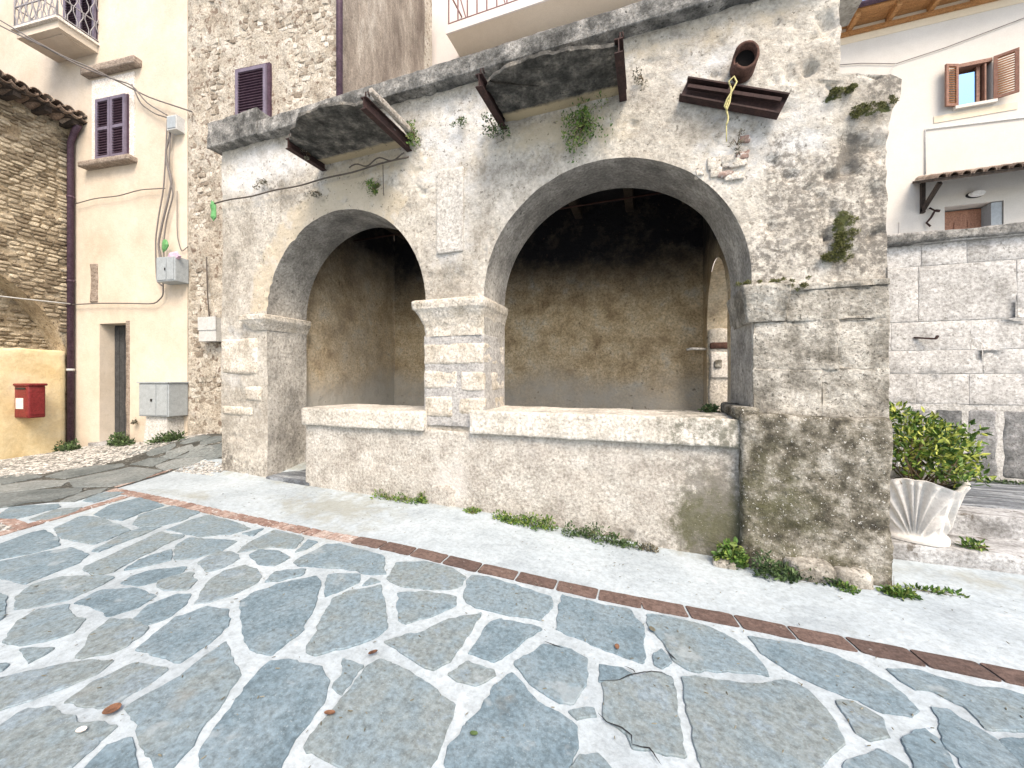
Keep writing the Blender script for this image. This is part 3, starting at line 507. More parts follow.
def masks(x, z):
    P = np.stack([x, x*0, z], -1); w = .25*fbm(P, 2.2, 3, 41)
    def gb(cx, cz, sx, sz): return np.exp(-(((x-cx)/sx)**2+((z-cz)/sz)**2))
    r1 = np.hypot(x+3.74, z-SPR); th = np.degrees(np.arctan2(z-SPR, x+3.74))
    warm = np.where((r1 < 1.62+.5*w) & (th > 50) & (th < 178), .85*st((1.75-r1)/.25), 0)+gb(-3.35, 4.12, .75, .22)*.9+gb(-1.0, 4.10, .75, .2)*.7+gb(0, 4.7, 2.4, .13)*.5+gb(-.6, 3.9, .7, .25)*.25+gb(.55, 3.5, .3, .25)*.5
    warm = warm+gb(-2.3, 4.2, .5, .3)*.3
    white = gb(-5.3, 4.45, .7, .35)*.9+gb(-4.4, 4.45, .5, .15)*.7+gb(-2.1, 4.3, .9, .5)*.55+gb(.7, 3.6, .35, .3)*.7+gb(-2.1, 3.3, .35, .9)*.4+gb(.5, 4.35, .4, .35)*.5+gb(1.25, 3.6, .3, .4)*.5+gb(-5.7, 1.9, .3, .6)*.5
    dark = 1.2*gb(1.57, 3.42, .05, .14)+.8*gb(1.66, 3.52, .08, .05)+gb(1.25, 2.95, .3, .45)*.62+gb(1.75, 3.0, .18, .5)*.6+gb(1.1, 3.4, .15, .35)*.45+gb(1.6, 2.55, .3, .2)*.45+gb(1.5, 3.3, .12, .2)*.7+gb(-4.9, 4.2, .22, .1)*.55+gb(-2.65, 4.3, .3, .2)*.4+gb(-5.7, 3.0, .2, .5)*.25+st((.55-z)/.3)*.35+gb(.95, 2.5, .15, .3)*.5+gb(-3.2, 3.98, .3, .08)*.5+gb(1.8, 3.9, .2, .1)*.6+gb(-5.85, .45, .15, .2)*.5  # first two dark terms paint the shade of the hollow in the wall stub
    moss = gb(1.52, 2.78, .07, .16)*.95+gb(1.70, 3.72, .16, .04)*1.+gb(1.47, 3.88, .12, .03)*.9+gb(1.47, 2.55, .12, .06)*.7+gb(-3.18, 3.9, .08, .08)*.7
    return {'warm': np.clip(warm+w*.3, 0, 1), 'white': np.clip(white+w*.3, 0, 1), 'dark': np.clip(dark, 0, 1), 'moss': np.clip(moss, 0, 1)}
def cols(x0, x1, step): return np.linspace(x0, x1, max(2, int(abs(x1-x0)/step)+1))
def ac(c, R, n=110): return c-R*np.cos(np.linspace(0, math.pi, n))
A0, A1 = ARCH
xcol = np.concatenate([cols(XL, A0[0]-A0[1], .03)[:-1], ac(*A0), cols(A0[0]+A0[1], A1[0]-A1[1], .03)[1:-1], ac(*A1), cols(A1[0]+A1[1], XR, .03)[1:]])
b = np.full(xcol.shape, SPR)
for c, R in ARCH: b = np.where(np.abs(xcol-c) <= R+1e-6, archz(xcol, c, R), b)
NR = 90; tt = np.linspace(0, 1, NR); Zu = b[:, None]*(1-tt)+TOP*tt; Xu = np.repeat(xcol[:, None], NR, 1)
xa = A1[0]+A1[1]; Xu = np.where(Xu > xa, xa+(Xu-xa)/(XR-xa)*(xr(Zu)+.01*vn(np.stack([Zu*9, Zu*0, Zu*0], -1), 3)-xa), Xu); Xu = np.where(Xu < XL+.01, Xu+.012*vn(np.stack([Zu*6, Zu*0, Zu*0], -1), 5), Xu)
def front(Xg, Zg, y=FY): return np.stack([Xg, y+disp(Xg, Zg), Zg], -1)
mb = MB(); allX, allZ = [], []
mb.grid(front(Xu, Zu), smooth=True); allX.append(Xu.ravel()); allZ.append(Zu.ravel())
for x0, x1 in ((XL, A0[0]-A0[1]), (A0[0]+A0[1], A1[0]-A1[1]), (xa, XR)):
    c = cols(x0, x1, .03); z = np.linspace(-.35, SPR, 100); Xg, Zg = np.meshgrid(c, z, indexing='ij'); mb.grid(front(Xg, Zg), smooth=True); allX.append(Xg.ravel()); allZ.append(Zg.ravel())
aX, aZ = np.concatenate(allX), np.concatenate(allZ)
mb.build('front_wall', M['facade'], log, attrs=masks(aX, aZ))
# back face and the two ends of the wall
mb = MB(); B = np.stack([Xu, np.full(Xu.shape, BY), Zu], -1)[:, ::12]; mb.grid(B, flip=True)
for x0, x1 in ((XL, A0[0]-A0[1]), (A0[0]+A0[1], A1[0]-A1[1]), (xa, XR)): mb.grid(np.array([[(x, BY, z) for z in (-.35, SPR)] for x in (x0, x1)]), flip=True)
for xx, rows in ((0, slice(None)), (-1, slice(None))):
    fr_ = np.stack([Xu[xx], FY+disp(Xu[xx], Zu[xx]), Zu[xx]], -1); bk = fr_.copy(); bk[:, 1] = BY; mb.grid(np.stack([fr_, bk]), flip=(xx == -1))
    xe = XL if xx == 0 else XR; mb.grid(np.array([[(xe, FY, z), (xe, BY, z)] for z in (-.35, SPR)]), flip=(xx == 0))
mb.grid(np.stack([np.stack([xcol, np.full(xcol.shape, y), np.full(xcol.shape, TOP)], -1) for y in (FY, BY)]))
mb.build('wall_body', M['facade'], log)
# arch soffits and jambs
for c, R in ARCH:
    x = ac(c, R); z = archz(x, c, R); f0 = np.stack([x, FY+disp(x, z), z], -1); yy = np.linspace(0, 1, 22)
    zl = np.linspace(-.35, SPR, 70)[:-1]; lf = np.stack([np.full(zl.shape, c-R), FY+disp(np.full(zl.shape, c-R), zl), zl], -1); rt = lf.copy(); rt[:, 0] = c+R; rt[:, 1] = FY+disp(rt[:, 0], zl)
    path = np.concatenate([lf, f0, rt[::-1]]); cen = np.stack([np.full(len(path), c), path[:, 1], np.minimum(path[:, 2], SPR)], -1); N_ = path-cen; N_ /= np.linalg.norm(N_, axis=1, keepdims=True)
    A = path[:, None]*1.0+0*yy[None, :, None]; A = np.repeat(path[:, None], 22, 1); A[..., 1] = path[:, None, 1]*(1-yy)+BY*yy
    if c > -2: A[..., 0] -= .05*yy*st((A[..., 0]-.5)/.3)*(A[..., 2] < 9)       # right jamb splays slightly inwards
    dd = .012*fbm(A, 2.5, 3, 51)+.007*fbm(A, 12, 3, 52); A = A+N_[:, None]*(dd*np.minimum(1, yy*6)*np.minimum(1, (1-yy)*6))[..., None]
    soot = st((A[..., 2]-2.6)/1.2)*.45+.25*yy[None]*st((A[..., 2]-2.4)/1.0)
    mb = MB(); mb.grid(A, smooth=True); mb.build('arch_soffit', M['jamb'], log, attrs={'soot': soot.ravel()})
# inside: walls, floor, ceiling with sooty rafters
def wallgrid(P, Q, z0, z1, n, m, amp, seed, keep=None):
    u = np.linspace(0, 1, n); v = np.linspace(0, 1, m); P = np.array(P); Q = np.array(Q); d = Q-P; nr = np.array((d[1], -d[0])); nr = nr/np.linalg.norm(nr)
    xy = P+u[:, None]*d; z = z0+(z1-z0)*v; A = np.concatenate([np.repeat(xy[:, None], m, 1), np.repeat(z[None, :, None], n, 0)], -1)
    k = amp*fbm(A, 1.5, 3, seed)+amp*.5*fbm(A, 7, 3, seed+1); A[..., 0] += nr[0]*k; A[..., 1] += nr[1]*k; return A
IX0, IX1, IY = -5.13, .83, 6.9
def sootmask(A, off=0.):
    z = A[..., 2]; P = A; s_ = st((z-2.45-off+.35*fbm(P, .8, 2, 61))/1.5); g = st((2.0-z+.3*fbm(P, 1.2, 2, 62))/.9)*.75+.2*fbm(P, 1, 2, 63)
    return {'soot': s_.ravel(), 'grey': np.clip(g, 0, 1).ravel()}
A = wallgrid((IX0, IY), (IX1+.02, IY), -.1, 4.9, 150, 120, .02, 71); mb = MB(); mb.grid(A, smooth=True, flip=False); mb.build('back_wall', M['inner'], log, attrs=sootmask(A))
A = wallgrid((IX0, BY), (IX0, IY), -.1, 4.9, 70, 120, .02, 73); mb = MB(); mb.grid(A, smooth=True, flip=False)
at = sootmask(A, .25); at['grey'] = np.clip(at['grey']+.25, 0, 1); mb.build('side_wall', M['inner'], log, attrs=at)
# right side wall with its own small arch
oy0, oy1 = 4.85, 6.45; oc, oR = (oy0+oy1)/2, (oy1-oy0)/2; yc = np.concatenate([np.linspace(BY, oy0, 8)[:-1], oc-oR*np.cos(np.linspace(0, math.pi, 50)), np.linspace(oy1, IY, 12)[1:]])
bb = np.where((yc >= oy0) & (yc <= oy1), 2.3+np.sqrt(np.maximum(0, oR**2-(yc-oc)**2)), 2.3); t2 = np.linspace(0, 1, 50)
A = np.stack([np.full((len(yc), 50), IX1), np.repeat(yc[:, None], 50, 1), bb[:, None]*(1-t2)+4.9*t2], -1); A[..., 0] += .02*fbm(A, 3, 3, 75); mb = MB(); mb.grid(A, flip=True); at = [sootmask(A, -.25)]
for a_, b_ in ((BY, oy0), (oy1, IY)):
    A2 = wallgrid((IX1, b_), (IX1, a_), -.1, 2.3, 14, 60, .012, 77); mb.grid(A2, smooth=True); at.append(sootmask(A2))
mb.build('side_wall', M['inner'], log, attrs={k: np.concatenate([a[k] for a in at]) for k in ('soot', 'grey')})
th = np.linspace(0, math.pi, 40); pth = np.concatenate([[[oy0, -.1], [oy0, 1.2]], np.stack([oc-oR*np.cos(th), 2.3+oR*np.sin(th)], -1), [[oy1, 1.2], [oy1, -.1]]])
A = np.stack([np.stack([np.full(len(pth), x), pth[:, 0], pth[:, 1]], -1) for x in np.linspace(IX1, IX1+.55, 10)], 1); mb = MB(); mb.grid(A, smooth=True); mb.build('side_arch_soffit', M['inner'], log, attrs={'soot': np.zeros(A.shape[:2]).ravel(), 'grey': np.full(A.shape[:2], .3).ravel()})
mb = MB(); mb.box(IX1+.55, IX1+.58, 4.56, oy0, -.1, 4.9); mb.box(IX1+.55, IX1+.58, oy1, IY, -.1, 4.9); mb.box(IX1+.55, IX1+.58, oy0, oy1, 3.12, 4.9); mb.build('outer_side_wall', M['facade'], log)
mb = MB(); mb.box(IX0, IX1+.3, BY-.6, IY, .0, .13); mb.build('floor', M['parapet'], log)
mb = MB(); V, F = rough(-5.0, -4.2, 3.86, 4.5, .0, .19, .05, .006, .012, 3); mb.add(V, F, smooth=True); mb.build('threshold', M['landing'], log)
mb = MB(); mb.box(IX0-.02, IX1+.02, BY-.02, IY+.05, 4.62, 4.70); mb.build('ceiling', M['sootwood'], log)
for i in range(7): x = -4.7+.88*i; mb = MB(); V, F = rough(x-.07, x+.07, BY, IY, 4.40, 4.62, .12, .006, .02, i); mb.add(V, F, smooth=True); mb.build('rafter', M['beam'], log)
mb = MB(); mb.tube([(IX0, 5.7, 4.08), (-2, 5.7, 4.10), (IX1, 5.7, 4.12)], .014, 8); mb.build('tie_rod', flat('tie_rod_iron', (.05, .022, .018), .7), log)
# cornice
def slabbox(name, m, args, parent, **k):
    V, F = rough(*args, **k); return MB().add(V, F, smooth=True).build(name, m, parent)
slabbox('cornice', M['cornice'], (-5.02, 1.47, 3.76, 4.60, 4.86, 5.055), log, res=.045, amp=.010, rad=.008, seed=2, sc=7)
slabbox('cornice_end', M['cornice'], (-6.03, -5.03, 3.76, 5.3, 4.88, 5.24), log, res=.04, amp=.010, rad=.008, seed=5, sc=7)
slabbox('cornice_tile', M['coppi'], (-6.05, -5.3, 3.84, 5.0, 5.245, 5.27), log, res=.06, amp=.006, rad=.008, seed=6)
# roof slab over the walls
MB().box(-5.12, 1.38, 4.605, 6.9, 4.90, 5.06).build('roof', M['cornice'], log)
# middle pier: capital and blocks
def capital(name, prof, cx, y1, m, seed, x_in=None):
    """prof: (z, left x, right x, front y) rings"""
    mb = MB(); R = []; zs = np.array([p[0] for p in prof]); zz = np.linspace(zs[0], zs[-1], 36)
    for z in zz:
        l, r, y = [np.interp(z, zs, [p[i] for p in prof]) for i in (1, 2, 3)]; n = 16
        s = [(l, y1-(y1-y)*t) for t in np.linspace(0, 1, 10)]+[(l+(r-l)*t, y) for t in np.linspace(0, 1, 26)[1:-1]]+[(r, y+(y1-y)*t) for t in np.linspace(0, 1, 10)]; R.append([(a, b_, z) for a, b_ in s])
    A = np.array(R); c = np.array([(prof[0][1]+prof[0][2])/2, y1, 0]); d = A-c; d[..., 2] = 0; d /= np.linalg.norm(d, axis=-1, keepdims=True)
    A = A+d*(.010*fbm(A, 9, 4, seed)+.006*fbm(A, 30, 2, seed+1))[..., None]; mb.grid(A, smooth=True)
    n = A.shape[1]; mb.add(A[-1], [tuple(range(n))]); mb.add(A[0], [tuple(range(n))[::-1]]); return mb.build(name, m, log)
capital('capital', [(2.03, -2.455, -1.735, 3.875), (2.14, -2.46, -1.73, 3.865), (2.24, -2.50, -1.715, 3.84), (2.325, -2.55, -1.69, 3.80), (2.335, -2.575, -1.68, 3.785), (2.395, -2.58, -1.67, 3.775), (2.43, -2.575, -1.675, 3.78), (2.445, -2.55, -1.70, 3.81)], -2.1, 4.56, M['lime'], 5)
slabbox('shaft_core', M['greymort'], (-2.475, -1.715, 3.885, 4.54, 1.0, 2.04), log, res=.04, amp=.006, rad=.01, seed=8)
for i, (z0, z1, x0, x1) in enumerate([(1.70, 1.945, -2.48, -1.71), (1.42, 1.635, -2.48, -2.03), (1.40, 1.625, -2.01, -1.71), (1.10, 1.345, -2.48, -2.10), (1.13, 1.34, -2.03, -1.71)]):
    slabbox('stone_block', M['lime'], (x0, x1, 3.874, 4.53, z0, z1), log, res=.03, amp=.012, rad=.03, seed=10+i, sc=6)
# left pier: impost and peeled blocks
capital('impost', [(2.22, -5.25, -5.0, 3.87), (2.27, -5.30, -4.98, 3.83), (2.34, -5.36, -4.94, 3.79), (2.36, -5.42, -4.93, 3.775), (2.42, -5.42, -4.925, 3.77), (2.43, -5.36, -4.95, 3.79)], -5.1, 4.56, M['lime'], 15)
for i, (x0, x1, z0, z1) in enumerate([(-5.925, -5.18, 1.60, 2.13), (-5.45, -5.12, 1.22, 1.44), (-5.92, -5.3, 1.0, 1.14)]):
    slabbox('stone_block', M['lime'], (x0, x1, 3.875, 4.1, z0, z1), log, res=.035, amp=.010, rad=.04, seed=30+i, sc=5, warp=.02)
# right pier: impost with moss, large worn blocks
capital('impost', [(2.04, .82, 1.10, 3.86), (2.12, .80, 1.10, 3.84), (2.22, .79, 1.11, 3.82), (2.28, .77, 1.12, 3.80), (2.34, .765, 1.12, 3.79), (2.36, .78, 1.11, 3.81)], .95, 4.56, M['pier'], 25)
for i, (x0, x1, z0, z1) in enumerate([(.862, 1.36, 1.20, 1.62), (1.362, 1.80, 1.20, 1.62), (.862, 1.47, 1.622, 2.032), (1.472, 1.80, 1.622, 2.032), (1.112, 1.80, 2.034, 2.29), (1.112, 1.80, 2.296, 2.345)]):
    slabbox('stone_block', M['pier'], (x0, x1, 3.882+(.002 if i % 2 else 0)-(.012 if i == 5 else 0), 4.3, z0, z1), log, res=.025, amp=.012, rad=.003, seed=50+i, sc=5)
def bfr(V): return V
Vb, Fb = rough(.752, 1.765, 3.755, 4.3, -.25, 1.235, .03, .016, .03, 70, 4); 
Vb[:, 2] += np.where(Vb[:, 2] > 1.1, .03*fbm(Vb, 3, 3, 72), 0)
dkm = np.clip(.65*np.exp(-((Vb[:, 0]-1.0)/.4)**2-((Vb[:, 2]-.5)/.5)**2)+.3*st((.25-Vb[:, 2])/.2), 0, 1)
MB().add(Vb, Fb, smooth=True).build('buttress', M['patina'], log, attrs={'moss': dkm})
slabbox('stone_block', M['patina'], (.70, .90, 3.80, 4.5, 1.185, 1.30), log, res=.03, amp=.01, rad=.03, seed=91)
# parapet under the arches with its ledges
def parapet(x0, x1, seed):
    V, F = rough(x0, x1, 3.86, 4.5, -.3, .955, .035, .012, .015, seed, 3); x, z = V[:, 0], V[:, 2]
    def gb(cx, cz, sx, sz): return np.exp(-(((x-cx)/sx)**2+((z-cz)/sz)**2))
    MB().add(V, F, smooth=True).build('parapet', M['parapet'], log, attrs={'moss': np.clip(gb(.5, .25, .35, .4)*.95+gb(.7, .1, .2, .4)*.5, 0, 1), 'white': np.clip(gb(-2.1, .35, .25, .25)*.8+.3*gb(-1, .8, 2, .2), 0, 1), 'dark': np.clip(st((.25-z)/.3)*.45+gb(.5, .6, .35, .4)*.7+gb(-4.1, .3, .3, .2)*.3, 0, 1)})
parapet(-4.27, .80, 101)
def ledge(x0, x1, z0, z1, seed):
    V, F = rough(x0, x1, 3.80, 4.6, z0, z1, .035, .008, .02, seed, 4); x = V[:, 0]
    MB().add(V, F, smooth=True).build('ledge', M['sill'], log, attrs={'dark': np.clip(.85*st((x+.6)/1.2), 0, 1)*.62})
ledge(-4.285, -2.44, .935, 1.165, 111); ledge(-1.86, .80, .935, 1.195, 113)
slabbox('stone_block', M['parapet'], (-2.43, -2.02, 3.835, 4.1, .0, .38), log, res=.03, amp=.012, rad=.09, seed=120, sc=4)
for i, (x, z, a, b_) in enumerate([(1.22, .02, .16, .09), (1.5, -.02, .14, .10), (.62, -.03, .10, .05)]):
    slabbox('footing_stone', M['pier'], (x-a, x+a, 3.66, 3.9, -.2, z+b_-.03), log, res=.03, amp=.02, rad=.05, seed=130+i, sc=6)
# white plaster panel between the arches, with its flaked inner frame
V, F = rough(-2.30, -1.965, 3.872, 3.93, 2.98, 3.93, .03, .004, .008, 140); pn = MB().add(V, F, smooth=True).build('plaster_panel', M['panel'], log)
for k in range(0):
    z = 3.05+.17*k; V, F = rough(-2.25, -2.02, 3.8685, 3.88, z, z+.15, .03, .004, .006, 150+k); MB().add(V, F, smooth=True).build('panel_square', M['surround'], pn)
# remains of two concrete balconies on iron beams
def ibeam(p, q, name='iron_beam', h=.12, w=.07, parent=log, roll=0.):
    p, q = Vector(p), Vector(q); d = (q-p).normalized(); u = d.cross(Vector((0, 0, 1))).normalized(); v = u.cross(d)
    if roll: R = Matrix.Rotation(roll, 3, d); u = R@u; v = R@v
    mb = MB(); L = (q-p).length/2; c = (p+q)/2
    mb.obox(c, d, u, v, L, .004, h/2-.008); mb.obox(c+v*(h/2-.004), d, u, v, L, w/2, .005); mb.obox(c-v*(h/2-.004), d, u, v, L, w/2, .005)
    return mb.build(name, M['rust'], parent)
for x, yt in ((-3.99, 3.36), (-2.69, 3.12), (-1.48, 3.24), (-.235, 3.29)):
    ibeam((x, 3.98, 4.315), (x, yt, 4.305), h=.12)
    mb = MB(); mb.tube([(x, yt+.04, 4.35), (x+.01, yt+.02, 4.42), (x+.03, yt+.03, 4.43), (x+.035, yt+.05, 4.39)], .008, 6); mb.build('hook', M['rust'], log)
def slab(pts, seed, name='broken_slab'):
    o = outline(pts, .03, .010, seed, 1); n = len(o); c = o.mean(0); rings = []
    for k, (t, z) in enumerate([(1, 4.33), (1, 4.345), (.985, 4.37)]):
        q = c+(o-c)*t; q = q+.012*np.stack([fbm(np.c_[q, np.full(n, z*3)], 8, 3, seed+k), fbm(np.c_[q, np.full(n, z*3)], 8, 3, seed+9+k)], 1); rings.append(np.c_[q, np.full(n, z)])
    R = np.array(rings); inner = [c+(o-c)*t for t in (.9, .75, .55, .3, .05)]
    und = np.array([np.c_[q, 4.33+.016*fbm(np.c_[q, q[:, :1]*0], 2.2, 3, seed+4)+.006*fbm(np.c_[q, q[:, :1]*0], 14, 3, seed+6)] for q in [o]+inner]); und[0] = R[0]
    def wrap(A): return np.concatenate([A, A[:, :1]], 1)
    mb = MB(); mb.grid(wrap(und), smooth=True, flip=True); warm = st((und[..., 1]-3.68)/.2); wa = wrap(warm[..., None])[..., 0].ravel()
    mb.add(R[-1], [tuple(range(n))]); wa = np.concatenate([wa, np.zeros(n)]); mb.add(und[-1], [tuple(range(n))]); wa = np.concatenate([wa, np.zeros(n)]); s = mb.build(name, M['slab'], log, attrs={'warm': wa})
    MB().grid(wrap(R), smooth=True).build('slab_edge', M['slab'], s)
slab([(-3.96, 3.93), (-3.96, 3.36), (-3.75, 3.22), (-3.51, 3.10), (-3.2, 3.06), (-3.0, 3.08), (-2.83, 3.15), (-2.70, 3.16), (-2.70, 3.93)], 201)
slab([(-1.46, 3.93), (-1.46, 3.36), (-1.42, 3.30), (-1.26, 3.24), (-1.07, 3.21), (-.84, 3.21), (-.63, 3.24), (-.39, 3.31), (-.245, 3.35), (-.245, 3.93)], 211)
slabbox('slab_edge_strip', M['slabedge'], (-2.66, -2.60, 3.14, 3.86, 4.40, 4.47), log, res=.03, amp=.01, rad=.015, seed=220)
# rusty channel beam and pipe in the wall above the right arch
p, q = Vector((.30, 3.84, 4.20)), Vector((1.065, 3.80, 3.83)); d = (q-p).normalized(); v = Vector((-d.z, 0, d.x)).normalized(); u = d.cross(v); v = -v if v.z < 0 else v
bt = thing('iron_channel', (.68, 3.85, 3.9), 'short rusty channel beam fixed slanting on the wall above the right arch', 'iron beam')
c = (p+q)/2; L = (q-p).length/2; un = Vector((0, -1, 0))
MB().obox(c+Vector((0, .02, 0)), d, un, v, L, .006, .075).build('web', M['rust'], bt)
MB().obox(c+v*.075, d, un, v, L, .045, .007).build('flange', M['rust'], bt); MB().obox(c-v*.080, d, un, v, L, .045, .007).build('flange', M['rust'], bt)
MB().bar(p+v*.01+Vector((.03, -.03, -.02)), q-d*.04+v*.02+Vector((0, -.03, 0)), .035, .028).build('inner_bar', M['rust'], bt)
MB().obox(c+Vector((-.02, -.05, .01)), d, un, v, .025, .03, .028).build('bolt', M['rust'], bt)
rp = []; 
for k in range(26): t = k/25; rp.append((.655+.012*math.sin(t*9)-.03*t, 3.70+.03*t, 4.03-.30*t+.0*math.sin(t)))
mb = MB(); mb.tube(rp, .007, 6)
mb.tube([(.655, 3.70, 4.03), (.64, 3.69, 4.07), (.68, 3.69, 4.10), (.70, 3.69, 4.05), (.665, 3.69, 3.98), (.63, 3.70, 3.93), (.61, 3.71, 3.88), (.63, 3.71, 3.84), (.65, 3.71, 3.90), (.66, 3.70, 3.99)], .007, 6)
mb.tube([(.63, 3.74, 3.75), (.635, 3.76, 3.60)], .005, 5)
tag(mb.build('rope', M['yellow']), 'yellow twisted rope tied round the slanting rusty beam', 'rope')
th = np.linspace(0, 2*math.pi, 29); prof = [(.001, .0), (.074, .0), (.075, .02), (.082, .0), (.098, -.03), (.098, -.19), (.078, -.20), (.07, -.1), (.065, .25)]
A = []
for r_, y_ in prof:
    A.append([(.775+r_*1.0*math.cos(t), FY+y_+(.045 if (y_ < -.15 and 2.6 < t < 3.5) else 0), 4.27+r_*1.25*math.sin(t)) for t in th])
A = np.array(A); A = A+.006*np.stack([fbm(A, 9, 2, 5+i) for i in range(3)], -1); A[:, -1] = A[:, 0]
dpe = thing('drain_pipe_end', (.775, 3.8, 4.2), 'rusty brown pipe end sticking out above the slanting iron beam', 'pipe')
MB().grid(A, smooth=True, flip=True).build('pipe_wall', M['terra'], dpe)
mb = MB(); mb.add([(.775+.078*math.cos(t), FY-.13, 4.27+.097*math.sin(t)) for t in th[:-1]], [tuple(range(28))]); mb.build('mouth_shade', M['mouth_shade'], dpe)  # black disc closing the pipe mouth, stands in for the shade inside
for k in range(14):
    rr = np.random.default_rng(900+k); cx, cz = .66+.14*rr.normal()*.7, 3.47+.10*rr.normal()*.8; a, b_ = rr.uniform(.03, .07), rr.uniform(.02, .04)
    slabbox('exposed_stone', M['lime'] if k % 6 else M['brickworn'], (cx-a, cx+a, 3.885, 3.95, cz-b_, cz+b_), log, res=.015, amp=.014, rad=.006, seed=960+k, sc=14)
# cable across the loggia front
pts = [(-5.98, 3.83, 4.10)]+[(-5.9+3.25*t, 3.83, 4.105+.04*t-.03*math.sin(math.pi*t)+.008*math.sin(t*23)) for t in np.linspace(0, 1, 24)]
mb = MB(); mb.tube(pts, .010, 6)
mb.tube([(-3.5+.8*t, 3.81+.01*math.sin(t*9), 4.16+.03*math.sin(t*14)) for t in np.linspace(0, 1, 20)], .008, 6); mb.tube([(-3.02, 3.84, 4.12), (-3.01, 3.84, 3.75)], .005, 5)
tag(mb.build('cable', M['wirebrown']), 'sagging dark cable crossing the loggia front above the left arch', 'cable')
mb = MB(); mb.tube([(.83, 6.5, 1.99), (.62, 6.48, 2.0), (.55, 6.47, 1.985)], .02, 8); tag(mb.build('water_pipe', M['panel']), 'short pale pipe poking from the inner corner behind the right arch', 'pipe')
# ---------------------------------------------------------------- helpers in the frame of the left houses: a along the wall, b away from the square
def toW(mb):
    mb.v = [np.stack([OX+V[:, 0]*CQ-V[:, 1]*SQ, OY+V[:, 0]*SQ+V[:, 1]*CQ, V[:, 2]], 1) for V in mb.v]; return mb
def ident(mb): return mb
def lbox(name, m, dims, parent, tf=toW, **k):
    mb = MB(); mb.box(*dims); return tf(mb).build(name, m, parent)
def lrough(name, m, dims, parent, tf=toW, **k):
    V, F = rough(*dims, **k); mb = MB(); mb.add(V, F, smooth=True); return tf(mb).build(name, m, parent)
def shutter(parent, a0, a1, z0, z1, b0, mf, ms, tf, hinge=None, ang=0., mid=True, name='shutter'):
    """a louvred leaf lying in the wall plane, or turned by ang about its hinge edge"""
    def t2(mb):
        if hinge is not None:
            ca, sa = math.cos(ang), math.sin(ang); mb.v = [np.stack([hinge+(V[:, 0]-hinge)*ca-(V[:, 1]-b0)*sa, b0+(V[:, 0]-hinge)*sa+(V[:, 1]-b0)*ca, V[:, 2]], 1) for V in mb.v]
        return tf(mb)
    w = min(.06, (a1-a0)*.2); mb = MB(); mb.box(a0, a0+w, b0-.04, b0, z0, z1); mb.box(a1-w, a1, b0-.04, b0, z0, z1)
    for z in ([z0, (z0+z1)/2-w/2, z1-w] if mid else [z0, z1-w]): mb.box(a0+w, a1-w, b0-.038, b0-.002, z, z+w)
    f = t2(mb).build(name, mf, parent); mb = MB(); n = int((z1-z0)/.055)
    for i in range(n):
        z = z0+.03+i*(z1-z0-.06)/n; mb.add([(a0+w, b0-.034, z), (a1-w, b0-.034, z), (a1-w, b0-.008, z+.034), (a0+w, b0-.008, z+.034), (a0+w, b0-.028, z-.006), (a1-w, b0-.028, z-.006), (a1-w, b0-.002, z+.028), (a0+w, b0-.002, z+.028)],
               [(0, 1, 2, 3), (7, 6, 5, 4), (0, 4, 5, 1), (1, 5, 6, 2), (2, 6, 7, 3), (3, 7, 4, 0)])
    tag(t2(mb).build('louvres', ms, f), kind='stuff'); return f
# ---------------------------------------------------------------- the cream house
ch = thing('house', W(-8.2, .3, .1), 'tall cream plastered house with purple shutters behind the red letter box', 'house')
wl = lambda n, d, m=M['cream']: lbox(n, m, d, ch)
TOPZ = 13.5; D0, D1, DZ = -8.98, -8.22, 2.70
mb = MB(); mb.box(-13.5, D0, 0, .6, -.6, TOPZ); mb.box(D1, -6.62, 0, .6, -.6, TOPZ); mb.box(D0, D1, 0, .6, DZ, TOPZ); mb.box(-13.5, -6.62, .6, 5, -.6, TOPZ); toW(mb).build('wall', M['cream'], ch)
V, F = rough(D1-.005, D1+.09, -.012, .3, .15, 2.74, .05, .008, .01, 3); mb = MB(); mb.add(V, F, smooth=True); toW(mb).build('door_jamb', M['sillbrown'], ch)
dr = lbox('door', M['doordark'], (D0, D1, .27, .33, .16, 2.70), ch)
for i in range(5): a = D0+.02+i*.147; lbox('plank', M['doordark'], (a, a+.137, .25, .268, .18, 2.66), dr)
lrough('door_step', M['step'], (D0-.06, D1+.06, -.16, .34, -.1, .20), ch, res=.06, amp=.01, rad=.02, seed=4)
# window with stone lintel and sill
wn_ = lbox('window', M['surround'], (-9.17, -7.98, -.02, .02, 6.10, 7.88), ch)
lbox('window_frame', M['purple'], (-8.98, -8.115, -.045, -.022, 6.12, 7.42), wn_)
shutter(wn_, -8.96, -8.555, 6.14, 7.40, -.05, M['lilacframe'], M['purple'], toW); shutter(wn_, -8.545, -8.135, 6.14, 7.40, -.05, M['lilacframe'], M['purple'], toW)
lrough('lintel', M['sillbrown'], (-9.30, -7.80, -.15, .05, 7.94, 8.09), ch, res=.06, amp=.008, rad=.02, seed=6, sc=4)
lrough('sill', M['sillbrown'], (-9.32, -7.92, -.17, .05, 5.99, 6.10), ch, res=.06, amp=.008, rad=.02, seed=7, sc=4)
lrough('bare_patch', M['sillbrown'], (-9.22, -9.02, -.02, .02, 3.17, 3.98), ch, res=.04, amp=.012, rad=.01, seed=9)
